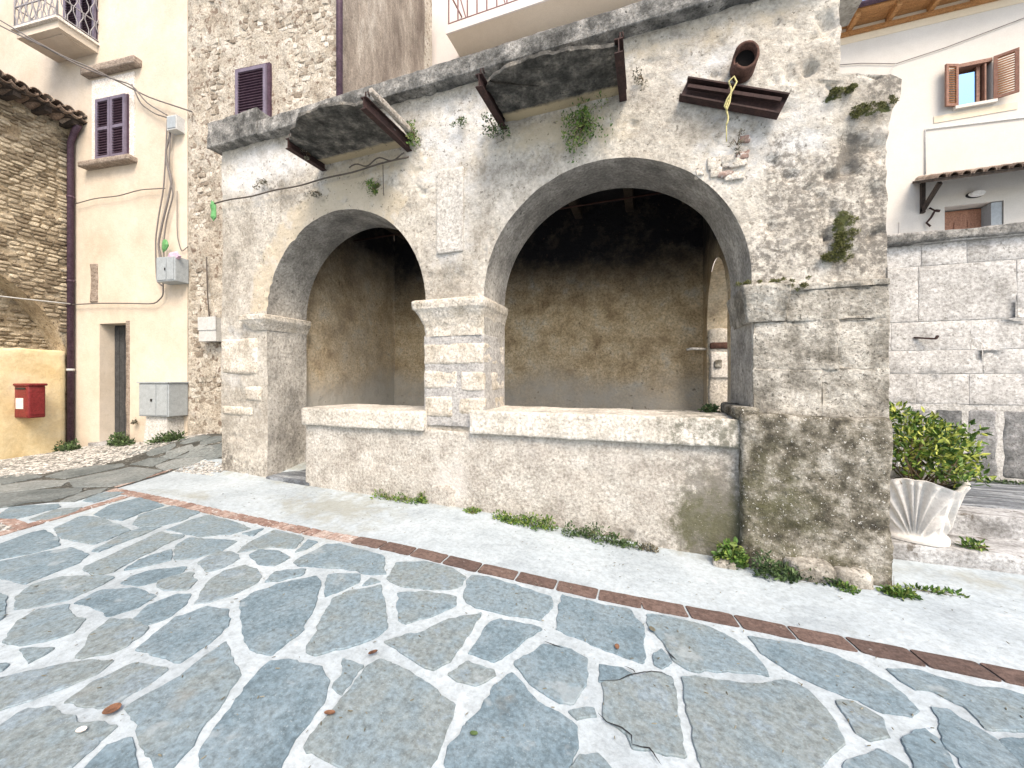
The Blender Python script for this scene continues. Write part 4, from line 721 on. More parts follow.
# balcony with scroll railing and its door
bl = lbox('balcony', M['cream'], (-10.20, -9.02, -.62, 0, 8.46, 8.60), ch)
lbox('balcony_edge', M['surround'], (-10.26, -8.97, -.68, 0, 8.603, 8.65), bl); lbox('balcony_panel', M['cream'], (-10.08, -9.14, -.5, -.1, 8.445, 8.458), bl)
rl = MB(); z0, z1 = 8.65, 9.62
for z in (z0+.05, z0+.42, z1): rl.box(-10.22, -9.01, -.645, -.625, z, z+.018); rl.box(-9.02, -9.0, -.625, 0, z, z+.018); rl.box(-10.235, -10.215, -.625, 0, z, z+.018)
toW(rl).build('railing', M['iron'], bl)
def bal(p, dirv, k):
    pts = []
    for i in range(13):
        t = i/12; o = .035*math.sin(t*4*math.pi+(k % 2)*math.pi); pts.append((p[0]+dirv[0]*o, p[1]+dirv[1]*o, z0+t*(z1-z0)))
    mb = MB(); mb.tube(pts, .009, 5); toW(mb).build('baluster', M['iron'], bl)
for i in range(14): bal((-10.2+.09*i, -.635), (1, 0), i)
for i in range(7): bal((-9.01, -.55+.09*i), (0, 1), i); bal((-10.225, -.55+.09*i), (0, 1), i)
for a in (-10.225, -9.01):
    mb = MB(); mb.tube([(a, -.635, z0), (a, -.635, z1+.03)], .014, 6); toW(mb).build('railing_post', M['iron'], bl)
bd_ = lbox('balcony_door', M['purple'], (-9.96, -9.03, -.012, .0, 8.65, 11.0), ch)
for a in (-9.95, -9.49): shutter(bd_, a, a+.45, 8.66, 10.9, -.02, M['lilacframe'], M['purple'], toW)
# ---------------------------------------------------------------- rubble house behind the loggia
rh = thing('rubble_house', W(-4.9, .5, .4), 'tall rubble stone house with one small shuttered window behind the loggia', 'house')
def rubble_face(parent, fr, a0, a1, z0, z1, mm, ms, seed, n_ind, n_stuff, sa, sz, avoid, keepfn, amp=.04, step=.05, tilt=.22, vis=None, inset=.035):
    """fr(a, depth_out, z) -> world; base surface plus stones bedded in it"""
    r = np.random.default_rng(seed); a = np.arange(a0, a1+step, step); z = np.arange(z0, z1+step, step); Ag, Zg = np.meshgrid(a, z, indexing='ij'); P = np.stack([Ag, Zg, Ag*0+seed], -1)
    ed = np.minimum(1, np.minimum(Ag-a0, a1-Ag)/.1).clip(0, 1)
    D = amp*(fbm(P, 2.5, 3, seed)+.6*fbm(P, 9, 3, seed+1)); D = D*(.25+.75*ed)
    for (x0, x1, y0, y1) in avoid: D = np.where((Ag > x0) & (Ag < x1) & (Zg > y0) & (Zg < y1), .012*fbm(P, 3, 2, seed+9), D)
    X_ = fr(Ag, D, Zg); MB().grid(np.stack(X_, -1), smooth=True).build('wall_face', mm, parent)
    shapes = []
    for i in range(14):
        V, F = ico_lump(seed+i, 1, 1, 1, 2); V = np.clip(V*np.array([1.15, 1, 1.25]), -.72, .72)*1.3; mb = MB(); mb.add(V, F, smooth=False); shapes.append((V, F))
    o0 = np.array(fr(np.array(0.), np.array(0.), np.array(0.)), float); ua = np.array(fr(np.array(1.), np.array(0.), np.array(0.)), float)-o0; un = np.array(fr(np.array(0.), np.array(1.), np.array(0.)), float)-o0
    cand = []; zz = z0
    while zz < z1:
        hh = r.uniform(*sz); aa = a0+r.uniform(0, .1)
        while aa < a1:
            w = r.uniform(*sa); c = aa+w/2; zc = zz+hh/2+r.normal()*hh*.12
            if aa+w < a1 and keepfn(c, zc) and not any(x0-.05 < c < x1+.05 and y0-.05 < zc < y1+.05 for x0, x1, y0, y1 in avoid): cand.append((c, zc, w, hh))
            aa += w+.012
        zz += hh+.008
    order = sorted(cand, key=lambda q: -(q[2]*q[3])/(1+abs((vis or (lambda a, z: 0))(q[0], q[1]))))
    meshes = []
    for V, F in shapes:
        R = np.stack([ua, un, np.array([0, 0, 1.])], 1); mb = MB(); mb.add((V*np.array([.5, .30, .5]))@R.T, F); meshes.append(mb.mesh('stone', ms, (0, 0, 0)))
    st_ = MB()
    for i, (c, zc, w, hh) in enumerate(order):
        k = int(r.integers(len(shapes))); dz = .5*amp*fbm(np.array([[c, zc, seed]]), 2.5, 3, seed)[0]+inset*.2; P = np.array(fr(np.array(c), np.array(dz-inset), np.array(zc)), float); tl = r.normal()*tilt
        if i < n_ind:
            o = put('stone', meshes[k], P, parent); M3 = Matrix.Rotation(math.atan2(ua[1], ua[0]), 3, 'Z')
            sx = Matrix.Diagonal((w, max(.10, hh*.9), hh)); B = Matrix(((ua[0], un[0], 0), (ua[1], un[1], 0), (0, 0, 1)))
            T = Matrix.Rotation(tl, 3, Vector(un)) @ B @ sx @ B.inverted(); m4 = T.to_4x4(); m4.translation = o.location; o.matrix_basis = m4
        elif i < n_ind+n_stuff:
            V, F = shapes[k]; R = np.stack([ua, un, np.array([0, 0, 1.])], 1); ct, st2 = math.cos(tl), math.sin(tl)
            Q = V*np.array([.5*w, .3*max(.10, hh*.9), .5*hh]); Q = np.stack([Q[:, 0]*ct-Q[:, 2]*st2, Q[:, 1], Q[:, 0]*st2+Q[:, 2]*ct], 1); st_.add(Q@R.T+P, F, r.random())
    if st_.n: tag(st_.build('small_stones', ms, parent), kind='stuff')
def frR(a, d, z): b = -d; return (OX+a*CQ-b*SQ, OY+a*SQ+b*CQ, z)
WINR = (-5.75, -4.35, 6.2, 7.95)
rubble_face(rh, frR, -6.60, -3.16, -.3, 12.5, M['rmort'], M['rstone'], 310, 290, 2600, (.06, .24), (.045, .12), [WINR, (-6.0, -4.6, 4.2, 5.6)], lambda a, z: fbm(np.array([[a*.7, z*.7, 3.]]), 1.0, 2, 5)[0] > -.55, amp=.06, vis=lambda a, z: max(0, 2-z)*.5+max(0, z-9.5)*2)
mb = MB(); mb.box(-6.61, -3.2, .09, 4, -.6, 12.5); toW(mb).build('wall_core', M['rmort'], rh)
wr = lbox('window', M['purple'], (-5.41, -4.62, -.05, .05, 6.40, 7.44), rh); shutter(wr, -5.36, -4.67, 6.45, 7.39, -.052, M['lilacframe'], M['purple'], toW, mid=False)
# side wall in brown roughcast, and the down pipe on the corner
mb = MB(); bb_ = np.linspace(0, 3.45, 60); z = np.linspace(3, 12.5, 120); B_, Z_ = np.meshgrid(bb_, z, indexing='ij'); P = np.stack([B_, Z_, B_*0], -1); A = np.stack([-3.16+.03*fbm(P, 1.5, 3, 8)+.012*fbm(P, 9, 3, 9), B_, Z_], -1); mb.grid(A, smooth=True, flip=False)
toW(mb).build('roughcast_wall', M['rough'], rh)
mb = MB(); mb.tube([(-3.12, -.07, 4.9), (-3.12, -.07, 12.5)], .055, 12); toW(mb); tag(mb.build('drainpipe', M['purple']), 'purple grey drainpipe on the corner of the rubble house above the cornice', 'drainpipe')
# ---------------------------------------------------------------- low stone house at the left edge
lh = thing('stone_house', W(-10.3, -1.5, 0), 'low tan stone house with a blocked arch and tiled eaves at the far left', 'house')
def frL(a, d, z): aa = -9.79+d; return (OX+aa*CQ-a*SQ, OY+aa*SQ+a*CQ, z)
AC, AR, AS = -2.4, 2.35, 1.6
# (the stones keep clear of the arch opening; the opening is cut as its own recess)
bcol = np.concatenate([AC-AR*np.cos(np.linspace(0, math.pi, 70)), [-.02]]); bot = np.where(bcol < AC+AR+1e-6, AS+np.sqrt(np.maximum(0, AR**2-(bcol-AC)**2)), AS)
t2 = np.linspace(0, 1, 90); Bg = np.repeat(bcol[:, None], 90, 1); Zg = bot[:, None]*(1-t2)+7.0*t2; P = np.stack([Bg, Zg, Bg*0+5], -1); D = .03*fbm(P, 3, 3, 320)+.015*fbm(P, 12, 3, 321)
MB().grid(np.stack(frL(Bg, D, Zg), -1), smooth=True).build('wall_face', M['lmort'], lh)
mb = MB(); mb.grid(np.stack(frL(np.repeat(bcol[:, None], 12, 1), np.linspace(.03*1, -.55, 12)[None]*np.ones((len(bcol), 1)), np.repeat(bot[:, None], 12, 1)), -1), smooth=True); mb.build('arch_soffit', M['lmort'], lh)
def stones_left(parent, dep, zr, br, keep, n_ind, seed, sa=(.10, .24), sz=(.05, .095)):
    r = np.random.default_rng(seed); shapes = [ico_lump(seed+i, 1, 1, 1, 2) for i in range(12)]; ua = np.array([-SQ, CQ, 0]); un = np.array([CQ, SQ, 0]); R = np.stack([ua, un, np.array([0, 0, 1.])], 1)
    ms = []
    for V, F in shapes: V = np.clip(V, -.8, .8)*1.15; mb = MB(); mb.add((V*np.array([.5, .5, .5]))@R.T, F); ms.append(mb.mesh('stone', M['lstone'], (0, 0, 0)))
    L = []; z = zr[0]
    while z < zr[1]:
        h = r.uniform(*sz); b = br[1]-r.uniform(0, .06)
        while b > br[0]:
            w = r.uniform(*sa); c = b-w/2
            if keep(c, z+h/2): L.append((c, z+h/2, w, h))
            b -= w+.012
        z += h+.010
    L.sort(key=lambda q: -q[0]); st_ = MB(); B = Matrix(((ua[0], un[0], 0), (ua[1], un[1], 0), (0, 0, 1)))
    for i, (c, z, w, h) in enumerate(L):
        P = np.array(frL(c, dep, z)); tl = r.normal()*.08; k = int(r.integers(12))
        if i < n_ind:
            o = put('stone', ms[k], P, parent); T = Matrix.Rotation(tl, 3, Vector(un)) @ B @ Matrix.Diagonal((w, .085, h)) @ B.inverted(); m4 = T.to_4x4(); m4.translation = o.location; o.matrix_basis = m4
        else:
            V, F = shapes[k]; V = np.clip(V, -.8, .8)*1.15; st_.add((V*np.array([.5*w, .5*.085, .5*h]))@R.T+P, F, r.random())
    if st_.n: tag(st_.build('small_stones', M['lstone'], parent), kind='stuff')
stones_left(lh, 0., (2.1, 6.85), (-4.7, -.03), lambda b, z: (math.hypot(b-AC, max(0, z-AS)) > AR+.06) and random.random() < .9, 230, 330)
inf = MB(); Bq, Zq = np.meshgrid(np.linspace(-4.7, -.05, 60), np.linspace(-.5, 4.1, 60), indexing='ij'); P = np.stack([Bq, Zq, Bq*0], -1); inf.grid(np.stack(frL(Bq, -.5+.03*fbm(P, 3, 3, 7), Zq), -1), smooth=True); inf.build('arch_infill', M['lmort'], lh)
stones_left(lh, -.5, (2.1, 3.95), (-3.2, -.1), lambda b, z: math.hypot(b-AC, z-AS) < AR and random.random() < .85, 60, 350)
mb = MB(); mb.box(-14, -9.9, -8, -5.0, -.6, 7.0); mb.box(-14, -10.5, -5.0, -.02, -.6, 7.0); mb.box(-10.45, -9.83, -.05, -.02, -.6, 7); mb.box(-14, -10.45, -.04, 0, -.6, 7); toW(mb).build('wall_core', M['lmort'], lh)
# low yellow plastered wall closing the foot of the arch
V, F = rough(-10.1, -9.745, -7.5, -.10, -.6, 2.13, .08, .012, .05, 360, 2); V[:, 2] += np.where(V[:, 2] > 1.9, .04*fbm(V, 4, 2, 3), 0); mb = MB(); mb.add(V, F, smooth=True)
toW(mb).build('plastered_base', M['creamlow'], lh)
# eaves and tiles
rf = MB(); rf.box(-9.86, -9.36, -7.6, .02, 6.99, 7.03); rf = toW(rf).build('eaves_board', M['oldwood'], lh)
for k in range(18): b = -.15-.42*k; lbox('rafter', M['oldwood'], (-9.84, -9.39, b-.05, b+.05, 6.89, 6.985), rf)
def half_tile(L, r0, r1, up=True, n=7):
    V = []; 
    for x, r in ((0, r0), (L, r1)):
        for rr in (r, r-.014):
            for k in range(n): t = math.pi*k/(n-1); V.append((x, rr*math.cos(t), rr*math.sin(t)*(1 if up else -1)))
    F = []; g = lambda a, b: a*n+b
    for k in range(n-1): F += [(g(0, k), g(0, k+1), g(2, k+1), g(2, k)), (g(1, k+1), g(1, k), g(3, k), g(3, k+1)), (g(0, k+1), g(0, k), g(1, k), g(1, k+1)), (g(2, k), g(2, k+1), g(3, k+1), g(3, k))]
    return np.array(V), F
V, F = half_tile(.42, .085, .10); mb = MB(); mb.add(V, F, smooth=False); tile_up = mb.mesh('tile', M['coppi'], (0, 0, 0))
V, F = half_tile(.42, .10, .085, False); mb = MB(); mb.add(V, F); tile_dn = mb.mesh('tile', M['coppi'], (0, 0, 0))
for j in range(4):
    for k in range(26):
        b = -.02-.165*k; a = -9.33-.33*j; z = 7.075+.095*j
        for me, db, dz in ((tile_dn, 0, .04), (tile_up, .082, .06)):
            if j > 1 and k > 12: continue
            o = put('roof_tile', me, W(a+random.uniform(-.03, .03), b+db, z+dz), rf, rot=(random.uniform(-.05, .05), .28, math.radians(7)+math.pi+random.uniform(-.05, .05)))
mb = MB(); mb.add([(-9.40, .02, 7.04), (-9.40, -7.6, 7.04), (-14, -7.6, 8.35), (-14, .02, 8.35)], [(0, 1, 2, 3)]); mb.add([(-9.40, .02, 7.05), (-14, .02, 8.36), (-14, .02, 7.0), (-9.8, .02, 7.0)], [(0, 1, 2, 3)]); toW(mb).build('roof_deck', M['oldwood'], rf)
mb = MB(); mb.tube([(-9.40, -.10, 6.92), (-9.55, -.09, 6.80), (-9.68, -.08, 6.6), (-9.68, -.08, .0)], .055, 12); toW(mb); dp = tag(mb.build('drainpipe', M['purple']), 'dark purple drainpipe in the corner between the stone house and the cream house', 'drainpipe')
for z in (1.7, 3.6, 5.4):
    mb = MB(); mb.tube([(-9.68, -.08, z), (-9.68, -.08, z+.05)], .064, 12); toW(mb).build('pipe_clip', M['boxpale'] if z < 2 else M['purple'], dp)
# red letter box with a paper notice
lb = thing('letter_box', W(-9.55, -.7, .77), 'red letter box with a small white notice on the yellow wall, far left', 'letter box')
V, F = rough(-9.76, -9.36, -.86, -.62, .77, 1.40, .08, .0, .02, 1); mb = MB(); mb.add(V, F, smooth=True); toW(mb).build('body', M['red'], lb)
V, F = rough(-9.78, -9.33, -.885, -.60, 1.395, 1.445, .06, .0, .02, 1); mb = MB(); mb.add(V, F, smooth=True); toW(mb).build('lid', M['red'], lb)
lbox('slot', M['black'], (-9.70, -9.44, -.872, -.862, 1.33, 1.365), lb); lbox('notice', M['paper'], (-9.70, -9.50, -.868, -.861, .95, 1.16), lb); lbox('front_panel', M['red'], (-9.366, -9.352, -.83, -.65, .84, 1.25), lb); lbox('door_line', M['red'], (-9.73, -9.39, -.867, -.860, .80, .815), lb)
# boxes and cables on the cream house
cb_ = thing('electric_cabinet', W(-7.05, -.15, .3), 'pale grey electric cabinet on a tapering concrete foot against the cream house', 'electric cabinet')
V, F = rough(-7.34, -6.60, -.36, .0, .81, 1.45, .1, 0., .012, 1); mb = MB(); mb.add(V, F); toW(mb).build('cabinet_body', M['box'], cb_)
lbox('door', M['box'], (-7.31, -6.90, -.372, -.361, .84, 1.42), cb_); lbox('side_door', M['box'], (-6.88, -6.62, -.372, -.361, .84, 1.42), cb_); lbox('lock', M['black'], (-7.02, -6.98, -.385, -.373, 1.10, 1.15), cb_)
lbox('top_rim', M['box'], (-7.36, -6.58, -.385, .0, 1.452, 1.475), cb_)
mb = MB(); mb.add([(-7.24, -.30, .80), (-6.72, -.30, .80), (-6.72, 0, .80), (-7.24, 0, .80), (-7.30, -.34, -.1), (-6.64, -.34, -.1), (-6.64, 0, -.1), (-7.30, 0, -.1)], [(0, 1, 2, 3), (0, 4, 5, 1), (1, 5, 6, 2), (3, 2, 6, 7), (0, 3, 7, 4), (4, 7, 6, 5)]); toW(mb).build('foot', M['concrete'], cb_)
mt = thing('meter_box', W(-6.85, -.1, 3.4), 'grey meter box hanging at the corner of the cream house, a pink bag on top', 'meter box')
V, F = rough(-7.05, -6.58, -.26, .0, 3.42, 3.90, .1, 0., .012, 1); mb = MB(); mb.add(V, F); toW(mb).build('body', M['box'], mt)
lbox('door', M['box'], (-7.02, -6.79, -.272, -.261, 3.45, 3.87), mt); lbox('side_door', M['box'], (-6.77, -6.60, -.272, -.261, 3.45, 3.87), mt); lbox('lock', M['black'], (-6.82, -6.80, -.283, -.273, 3.63, 3.68), mt)
gb = thing('junction_box', W(-5.85, -.1, 2.25), 'pale grey junction box on the rubble wall beside the left pier', 'junction box')
lbox('body', M['boxpale'], (-6.08, -5.68, -.20, -.02, 2.25, 2.70), gb); lbox('lid', M['boxpale'], (-6.09, -5.67, -.215, -.201, 2.46, 2.71), gb)
jb = thing('junction_box', W(-6.75, -.1, 6.38), 'small white junction box high on the cream corner under the cable bundle', 'junction box')
lbox('body', M['boxpale'], (-6.92, -6.68, -.16, .0, 6.42, 6.70), jb); lbox('lid', M['box'], (-6.90, -6.70, -.172, -.161, 6.45, 6.67), jb)
def cable(name, pts, r, m, label, cat='cable', b=-.08, group=None):
    P = []; pts = [(p[0], p[1] if len(p) == 3 else b, p[-1]) for p in pts]
    for i in range(len(pts)-1):
        for k in range(4): t = k/4; P.append([pts[i][j]*(1-t)+pts[i+1][j]*t for j in range(3)])
    P.append(pts[-1]); Q = np.array(P); Q[1:-1] = (Q[:-2]+Q[1:-1]*2+Q[2:])/4; mb = MB(); mb.tube([tuple(q) for q in Q], r, 6); toW(mb); return tag(mb.build(name, m), label, cat, group)
C1P = [(-13, -.75, 10.33), (-10.4, -.75, 8.76), (-9.54, -.75, 8.23), (-8.72, -.7, 7.76), (-8.38, -.5, 7.65), (-8.08, -.2, 7.53)]
C2P = [(-13, -.75, 10.20), (-10.4, -.75, 8.64), (-9.26, -.75, 8.05), (-8.65, -.5, 7.72), (-8.19, -.3, 7.56), (-7.76, -.2, 7.43)]
cable('cable', C1P+[(-7.47, 7.20), (-6.38, 6.75)], .014, M['wire'], 'upper of the long cables slanting across the cream house past the balcony', b=-.10)
cable('cable', C2P+[(-7.47, 7.06), (-6.95, 6.74)], .014, M['wire'], 'lower long cable slanting across the cream house and sagging to the white box', b=-.14)
cable('cable', [(-7.95, 7.56), (-7.72, 7.12), (-7.34, 6.86), (-7.0, 6.73)], .012, M['wire'], 'short looping cable between the long cables and the cable bundle')
cable('cable_bundle', [(-7.0, 6.73), (-6.95, 6.38), (-7.06, 6.1), (-7.03, 5.8), (-6.9, 5.48), (-7.0, 5.1), (-7.16, 4.61), (-7.26, 4.22), (-7.17, 3.87)], .020, M['wire'], 'thick grey wavy cable running down to the meter box on the cream house')
cable('cable', [(-7.02, 6.69), (-7.07, 5.9), (-7.12, 5.31), (-7.24, 4.82), (-7.33, 4.32), (-7.30, 3.5), (-7.13, 3.38)], .014, M['wire'], 'thinner cable hanging left of the thick bundle above the meter box')
cable('cable', [(-6.94, 6.40), (-6.99, 5.6), (-6.86, 5.2), (-7.05, 4.7), (-7.12, 4.2), (-7.1, 3.88)], .012, M['wire'], 'cable weaving right of the thick bundle above the meter box')
cable('cable', [(-9.55, 5.27), (-8.97, 5.33), (-8.33, 5.31), (-7.73, 5.38), (-7.08, 5.34)], .010, M['wire'], 'thin cable crossing the cream house below its shuttered window')
cable('cable', [(-9.62, 3.12), (-8.89, 3.12), (-8.0, 3.08), (-7.34, 3.04), (-7.13, 3.19), (-7.13, 3.44)], .013, M['wire'], 'cable crossing the cream house above the narrow door to the meter box')
cable('cable', [(-9.66, -4.5, 3.20), (-9.66, -2.2, 3.06), (-9.66, -.9, 3.10), (-9.62, -.12, 3.13)], .013, M['boxpale'], 'pale cable sagging along the low stone house over its arch')
cable('cable', [(-6.83, 5.28), (-6.83, 4.38), (-6.72, 4.05), (-6.55, 4.15)], .008, M['wire'], 'thin hanging cable at the very corner of the cream house', b=-.04)
cable('cable', [(-6.05, 3.9), (-6.02, 3.1), (-5.98, 2.7)], .012, M['wirebrown'], 'dark cable dropping to the junction box on the rubble wall')
def scrap(name, c, s, m, label, cat, seed, tf=None):
    V, F = ico_lump(seed, s[0], s[1], s[2], 2); V = V*(1+.35*fbm(V, 14, 2, seed))[:, None]; return tag(MB().add(V+np.array(c), F, smooth=False).build(name, m), label, cat)
scrap('plastic_scrap', W(-7.0, -.14, 4.17), (.10, .03, .13), M['green'], 'green plastic scrap caught in the cables above the meter box', 'plastic scrap', 3)
scrap('plastic_scrap', (-6.02, 3.84, 4.0), (.05, .03, .15), M['green'], 'bright green plastic scrap hanging from the cable at the top left edge of the loggia', 'plastic scrap', 4)
scrap('plastic_bag', W(-6.68, -.2, 3.90), (.15, .06, .10), M['lilac'], 'pale pink plastic bag stuffed on the meter box', 'plastic bag', 5)
# ---------------------------------------------------------------- pale pink house behind the loggia
ph = thing('house', (-1.5, 10.5, .2), 'pale pink plastered house with a large balcony, seen above the loggia cornice', 'house')
MB().box(-7.2, 2.2, 10, 14, -.3, 16).build('wall', M['pink'], ph)
pb = MB().box(-5.15, 2.0, 9.2, 9.995, 10.84, 11.04).build('balcony', M['soffit'], ph); MB().box(-5.16, 2.0, 9.16, 9.20, 10.835, 11.06).build('balcony_edge', M['pink'], pb)
mb = MB(); mb.box(-5.12, 2, 9.2, 9.23, 12.0, 12.04); mb.box(-5.12, 2, 9.2, 9.23, 11.12, 11.14); mb.box(-5.12, -5.09, 9.23, 10, 12.0, 12.04); mb.build('railing', M['brownrail'], pb)
for k in range(26):
    x = -5.10+.28*k; w = MB(); w.bar((x, 9.215, 11.06), (x, 9.215, 12.0), .03, .03); w.build('baluster', M['brownrail'], pb)
    if k < 24 and k % 4 == 1: w = MB(); w.bar((x, 9.215, 11.95), (x+.24, 9.215, 11.12), .025, .03); w.build('brace', M['brownrail'], pb)
bd2 = MB().box(-3.4, -2.3, 9.96, 9.995, 11.05, 13.3).build('balcony_door', M['doorred'], ph)
for i in range(4): MB().box(-3.36+.265*i, -3.12+.265*i, 9.93, 9.958, 11.1, 13.2).build('door_panel', M['doorred'], bd2)
# ---------------------------------------------------------------- ashlar retaining wall, steps, planter on the right
aw = thing('ashlar_wall', (3.2, 6.5, .2), 'high grey ashlar retaining wall with a stone coping, right of the loggia', 'wall')
MB().box(1.42, 9.0, 6.404, 7.2, -.2, 3.26).build('wall_core', M['ashmort'], aw)
rows = [(.33, 1.195), (1.225, 1.60), (1.605, 1.90), (1.905, 2.27), (2.275, 2.98), (2.985, 3.265)]
r = np.random.default_rng(12)
for j, (z0, z1) in enumerate(rows):
    x = 1.45+r.uniform(0, .3)
    while x < 8.8:
        w = r.uniform(.28, .36) if j == 0 else r.uniform(.38, .95); x1 = min(8.9, x+w); g = .004 if j else .035
        V, F = rough(x, x1-g, 6.397+r.uniform(-.002, .002), 6.6, z0, z1-.004-(.03 if j == 0 else 0), .07 if x < 5 else .2, .007, .004 if j else .03, 88, 5)
        MB().add(V, F, smooth=True).build('stone_block', M['ashlar'] if j else M['darkstone'], aw); x = x1
V, F = rough(1.42, 9, 6.30, 7.25, 3.27, 3.40, .08, .012, .03, 77, 3); MB().add(V, F, smooth=True).build('coping', M['cornice'], aw)
MB().box(1.40, 9.0, 6.34, 7.2, 3.262, 3.285).build('coping_mould', M['ashmort'], aw)
mb = MB(); mb.bar((3.22, 6.40, 2.07), (3.38, 6.30, 2.04), .03, .02); mb.bar((3.38, 6.30, 2.04), (3.40, 6.30, 2.08), .03, .02); tag(mb.build('iron_hook', M['rust']), 'dark iron hook stuck in the ashlar wall above the shrub', 'hook')
# wall seen through the side arch of the loggia
MB().box(.84, 1.42, 6.9, 7.0, -.1, 3.26).build('end_wall', M['inner'], aw)
V, F = rough(.85, 1.37, 6.41, 6.50, -.1, 2.28, .06, .02, .04, 81, 3); MB().add(V, F, smooth=True).build('end_block', M['lime'], aw)
V, F = rough(.86, 1.2, 6.37, 6.47, 1.98, 2.08, .04, .01, .02, 82, 6); MB().add(V, F, smooth=True).build('brick', M['terra'], aw)
V, F = rough(.87, 1.2, 6.38, 6.46, 1.55, 1.93, .05, .006, .02, 83, 6); MB().add(V, F, smooth=True).build('stone_block', M['surround'], aw)
V, F = rough(.92, 1.02, 6.35, 6.42, 1.70, 1.82, .02, .012, .02, 84, 12); MB().add(V, F, smooth=True).build('carved_knob', M['patina'], aw)
stp = thing('stone_steps', (3.2, 4.5, -.06), 'broad worn pale stone steps leading up to the ashlar wall', 'steps')
for nm, d, m, sd in (('step', (1.86, 8.5, 4.36, 4.86, -.3, .085), 'step', 90), ('step', (1.86, 8.5, 4.80, 5.2, -.2, .285), 'step', 91), ('landing', (1.45, 8.6, 5.1, 6.5, -.2, .29), 'landing', 92)):
    V, F = rough(*d, res=.06, amp=.006, rad=.012, seed=sd, sc=3); k = V[:, 0] < 6; MB().add(V, F, smooth=True).build(nm, M[m], stp)
pl = thing('planter', (2.31, 4.60, .09), 'white cast stone planter with fan shell ornament on the lowest step', 'planter')
nA, nZ = 192, 40; t = np.linspace(0, 2*math.pi, nA+1); zz = np.linspace(0, 1, nZ); A = np.zeros((nZ, nA+1, 3))
for i, h in enumerate(zz):
    rad = np.interp(h, [0, .06, .09, .14, .5, .85, 1], [.245, .245, .22, .215, .25, .30, .345]); sq = .35+.3*h
    cs, sn = np.cos(t+math.pi/4), np.sin(t+math.pi/4); pw = (np.abs(cs)**(2+2*sq)+np.abs(sn)**(2+2*sq))**(-1/(2+2*sq))
    ph_ = (t % (math.pi/2))/(math.pi/2); fan = np.sin((ph_-.5)*(11+6*h)*1.6)*.010*st(min(1, max(0, (h-.15)/.25)))*(np.abs(ph_-.5) < .44)
    lobe = .022*np.sin(ph_*math.pi*2)**2*st((h-.2)/.5); fan = np.sin(np.arctan2(np.abs(ph_-.5)*1.9, h+.12)*20)*.017*st((h-.10)/.2)*(np.abs(ph_-.5) < .45); R_ = rad*pw*(.93+lobe)+fan*(1.4 if h < .96 else .5)
    A[i, :, 0] = 2.31+R_*np.cos(t+.35); A[i, :, 1] = 4.60+R_*np.sin(t+.35); A[i, :, 2] = .09+.54*h+.03*h**3*np.cos(4*t)*-1*1.0+.02*h**6*np.abs(np.sin(2*t*2))
mb = MB(); mb.grid(A, smooth=True, flip=True); rim = A[-1]; c = np.array([2.31, 4.60, 0]); inn = rim.copy(); inn[:, :2] = c[:2]+(rim[:, :2]-c[:2])*.88; low = inn.copy(); low[:, :2] = c[:2]+(rim[:, :2]-c[:2])*.8; low[:, 2] -= .12
mb.grid(np.stack([rim, inn, low]), smooth=True, flip=True); mb.build('pot', M['planter'], pl)
mb = MB(); mb.add(np.r_[low[:-1]+np.array([0, 0, .03])], [tuple(range(nA))]); mb.build('soil', M['soil'], pl)
sh = thing('shrub', (2.31, 4.60, .55), 'leafy yellow green shrub growing in the shell planter', 'shrub')
mb = MB(); sd = 0; r = np.random.default_rng(4)
for k in range(46):
    th_ = r.uniform(0, 6.28); q = r.random()**.6; cx, cy = 2.36+.47*q*math.cos(th_), 4.62+.36*q*math.sin(th_); cz = .68+.60*r.random()*(1-.4*q)+(.10 if math.cos(th_) < 0 else -.02)
    leaf_clump(mb, (cx, cy, cz), (.10, .10, .09), 40, .055, seed=500+k, ratio=.38)
leaf_clump(mb, (2.36, 4.62, .88), (.42, .34, .26), 900, .06, seed=777, ratio=.38)
mb.build('leaves', M['shrub'], sh)
mb = MB(); stems(mb, (2.33, 4.60, .50), (.42, .36, .60), 40, .007, 5, .3); mb.build('stems', M['stem'], sh)
# ---------------------------------------------------------------- white house on the right
wh = thing('white_house', (6.8, 12.5, .2), 'white plastered house with orange wooden eaves and brown shutters, top right', 'house')
HY = 12.0; WX0, WX1, WZ0, WZ1 = 6.80, 7.42, 7.90, 8.88; DX0, DX1, DZ1 = 6.60, 7.62, 5.60
def hb(name, m, *d, parent=wh): return MB().box(*d).build(name, m, parent)
mb = MB()
for d in ((3.9, DX0, HY, HY+.5, -.2, 10.39), (DX1, 13, HY, HY+.5, -.2, 10.39), (DX0, DX1, HY, HY+.5, DZ1, WZ0), (DX0, WX0, HY, HY+.5, WZ0, WZ1), (WX1, DX1, HY, HY+.5, WZ0, WZ1), (DX0, DX1, HY, HY+.5, WZ1, 10.39), (DX0, DX1, HY, HY+.5, -.2, 3.4), (3.9, 13, HY+.5, HY+5, -.2, 10.2)): mb.box(*d)
mb.build('wall', M['white'], wh)
hb('cream_band', M['whitewarm'], 3.9, 13, HY-.012, HY+.0, 10.0, 10.4)  # flat cream band along the wall top below the eaves
w = hb('window', M['shutbrown'], WX0, WX1, HY+.22, HY+.30, WZ0, WZ1)
hb('pane', M['glass'], WX0+.0, WX0+.40, HY+.10, HY+.115, WZ0+.04, WZ1-.16, parent=w); hb('pane_frame', M['shutbrown'], WX0+.40, WX0+.46, HY+.07, HY+.16, WZ0, WZ1-.05, parent=w)
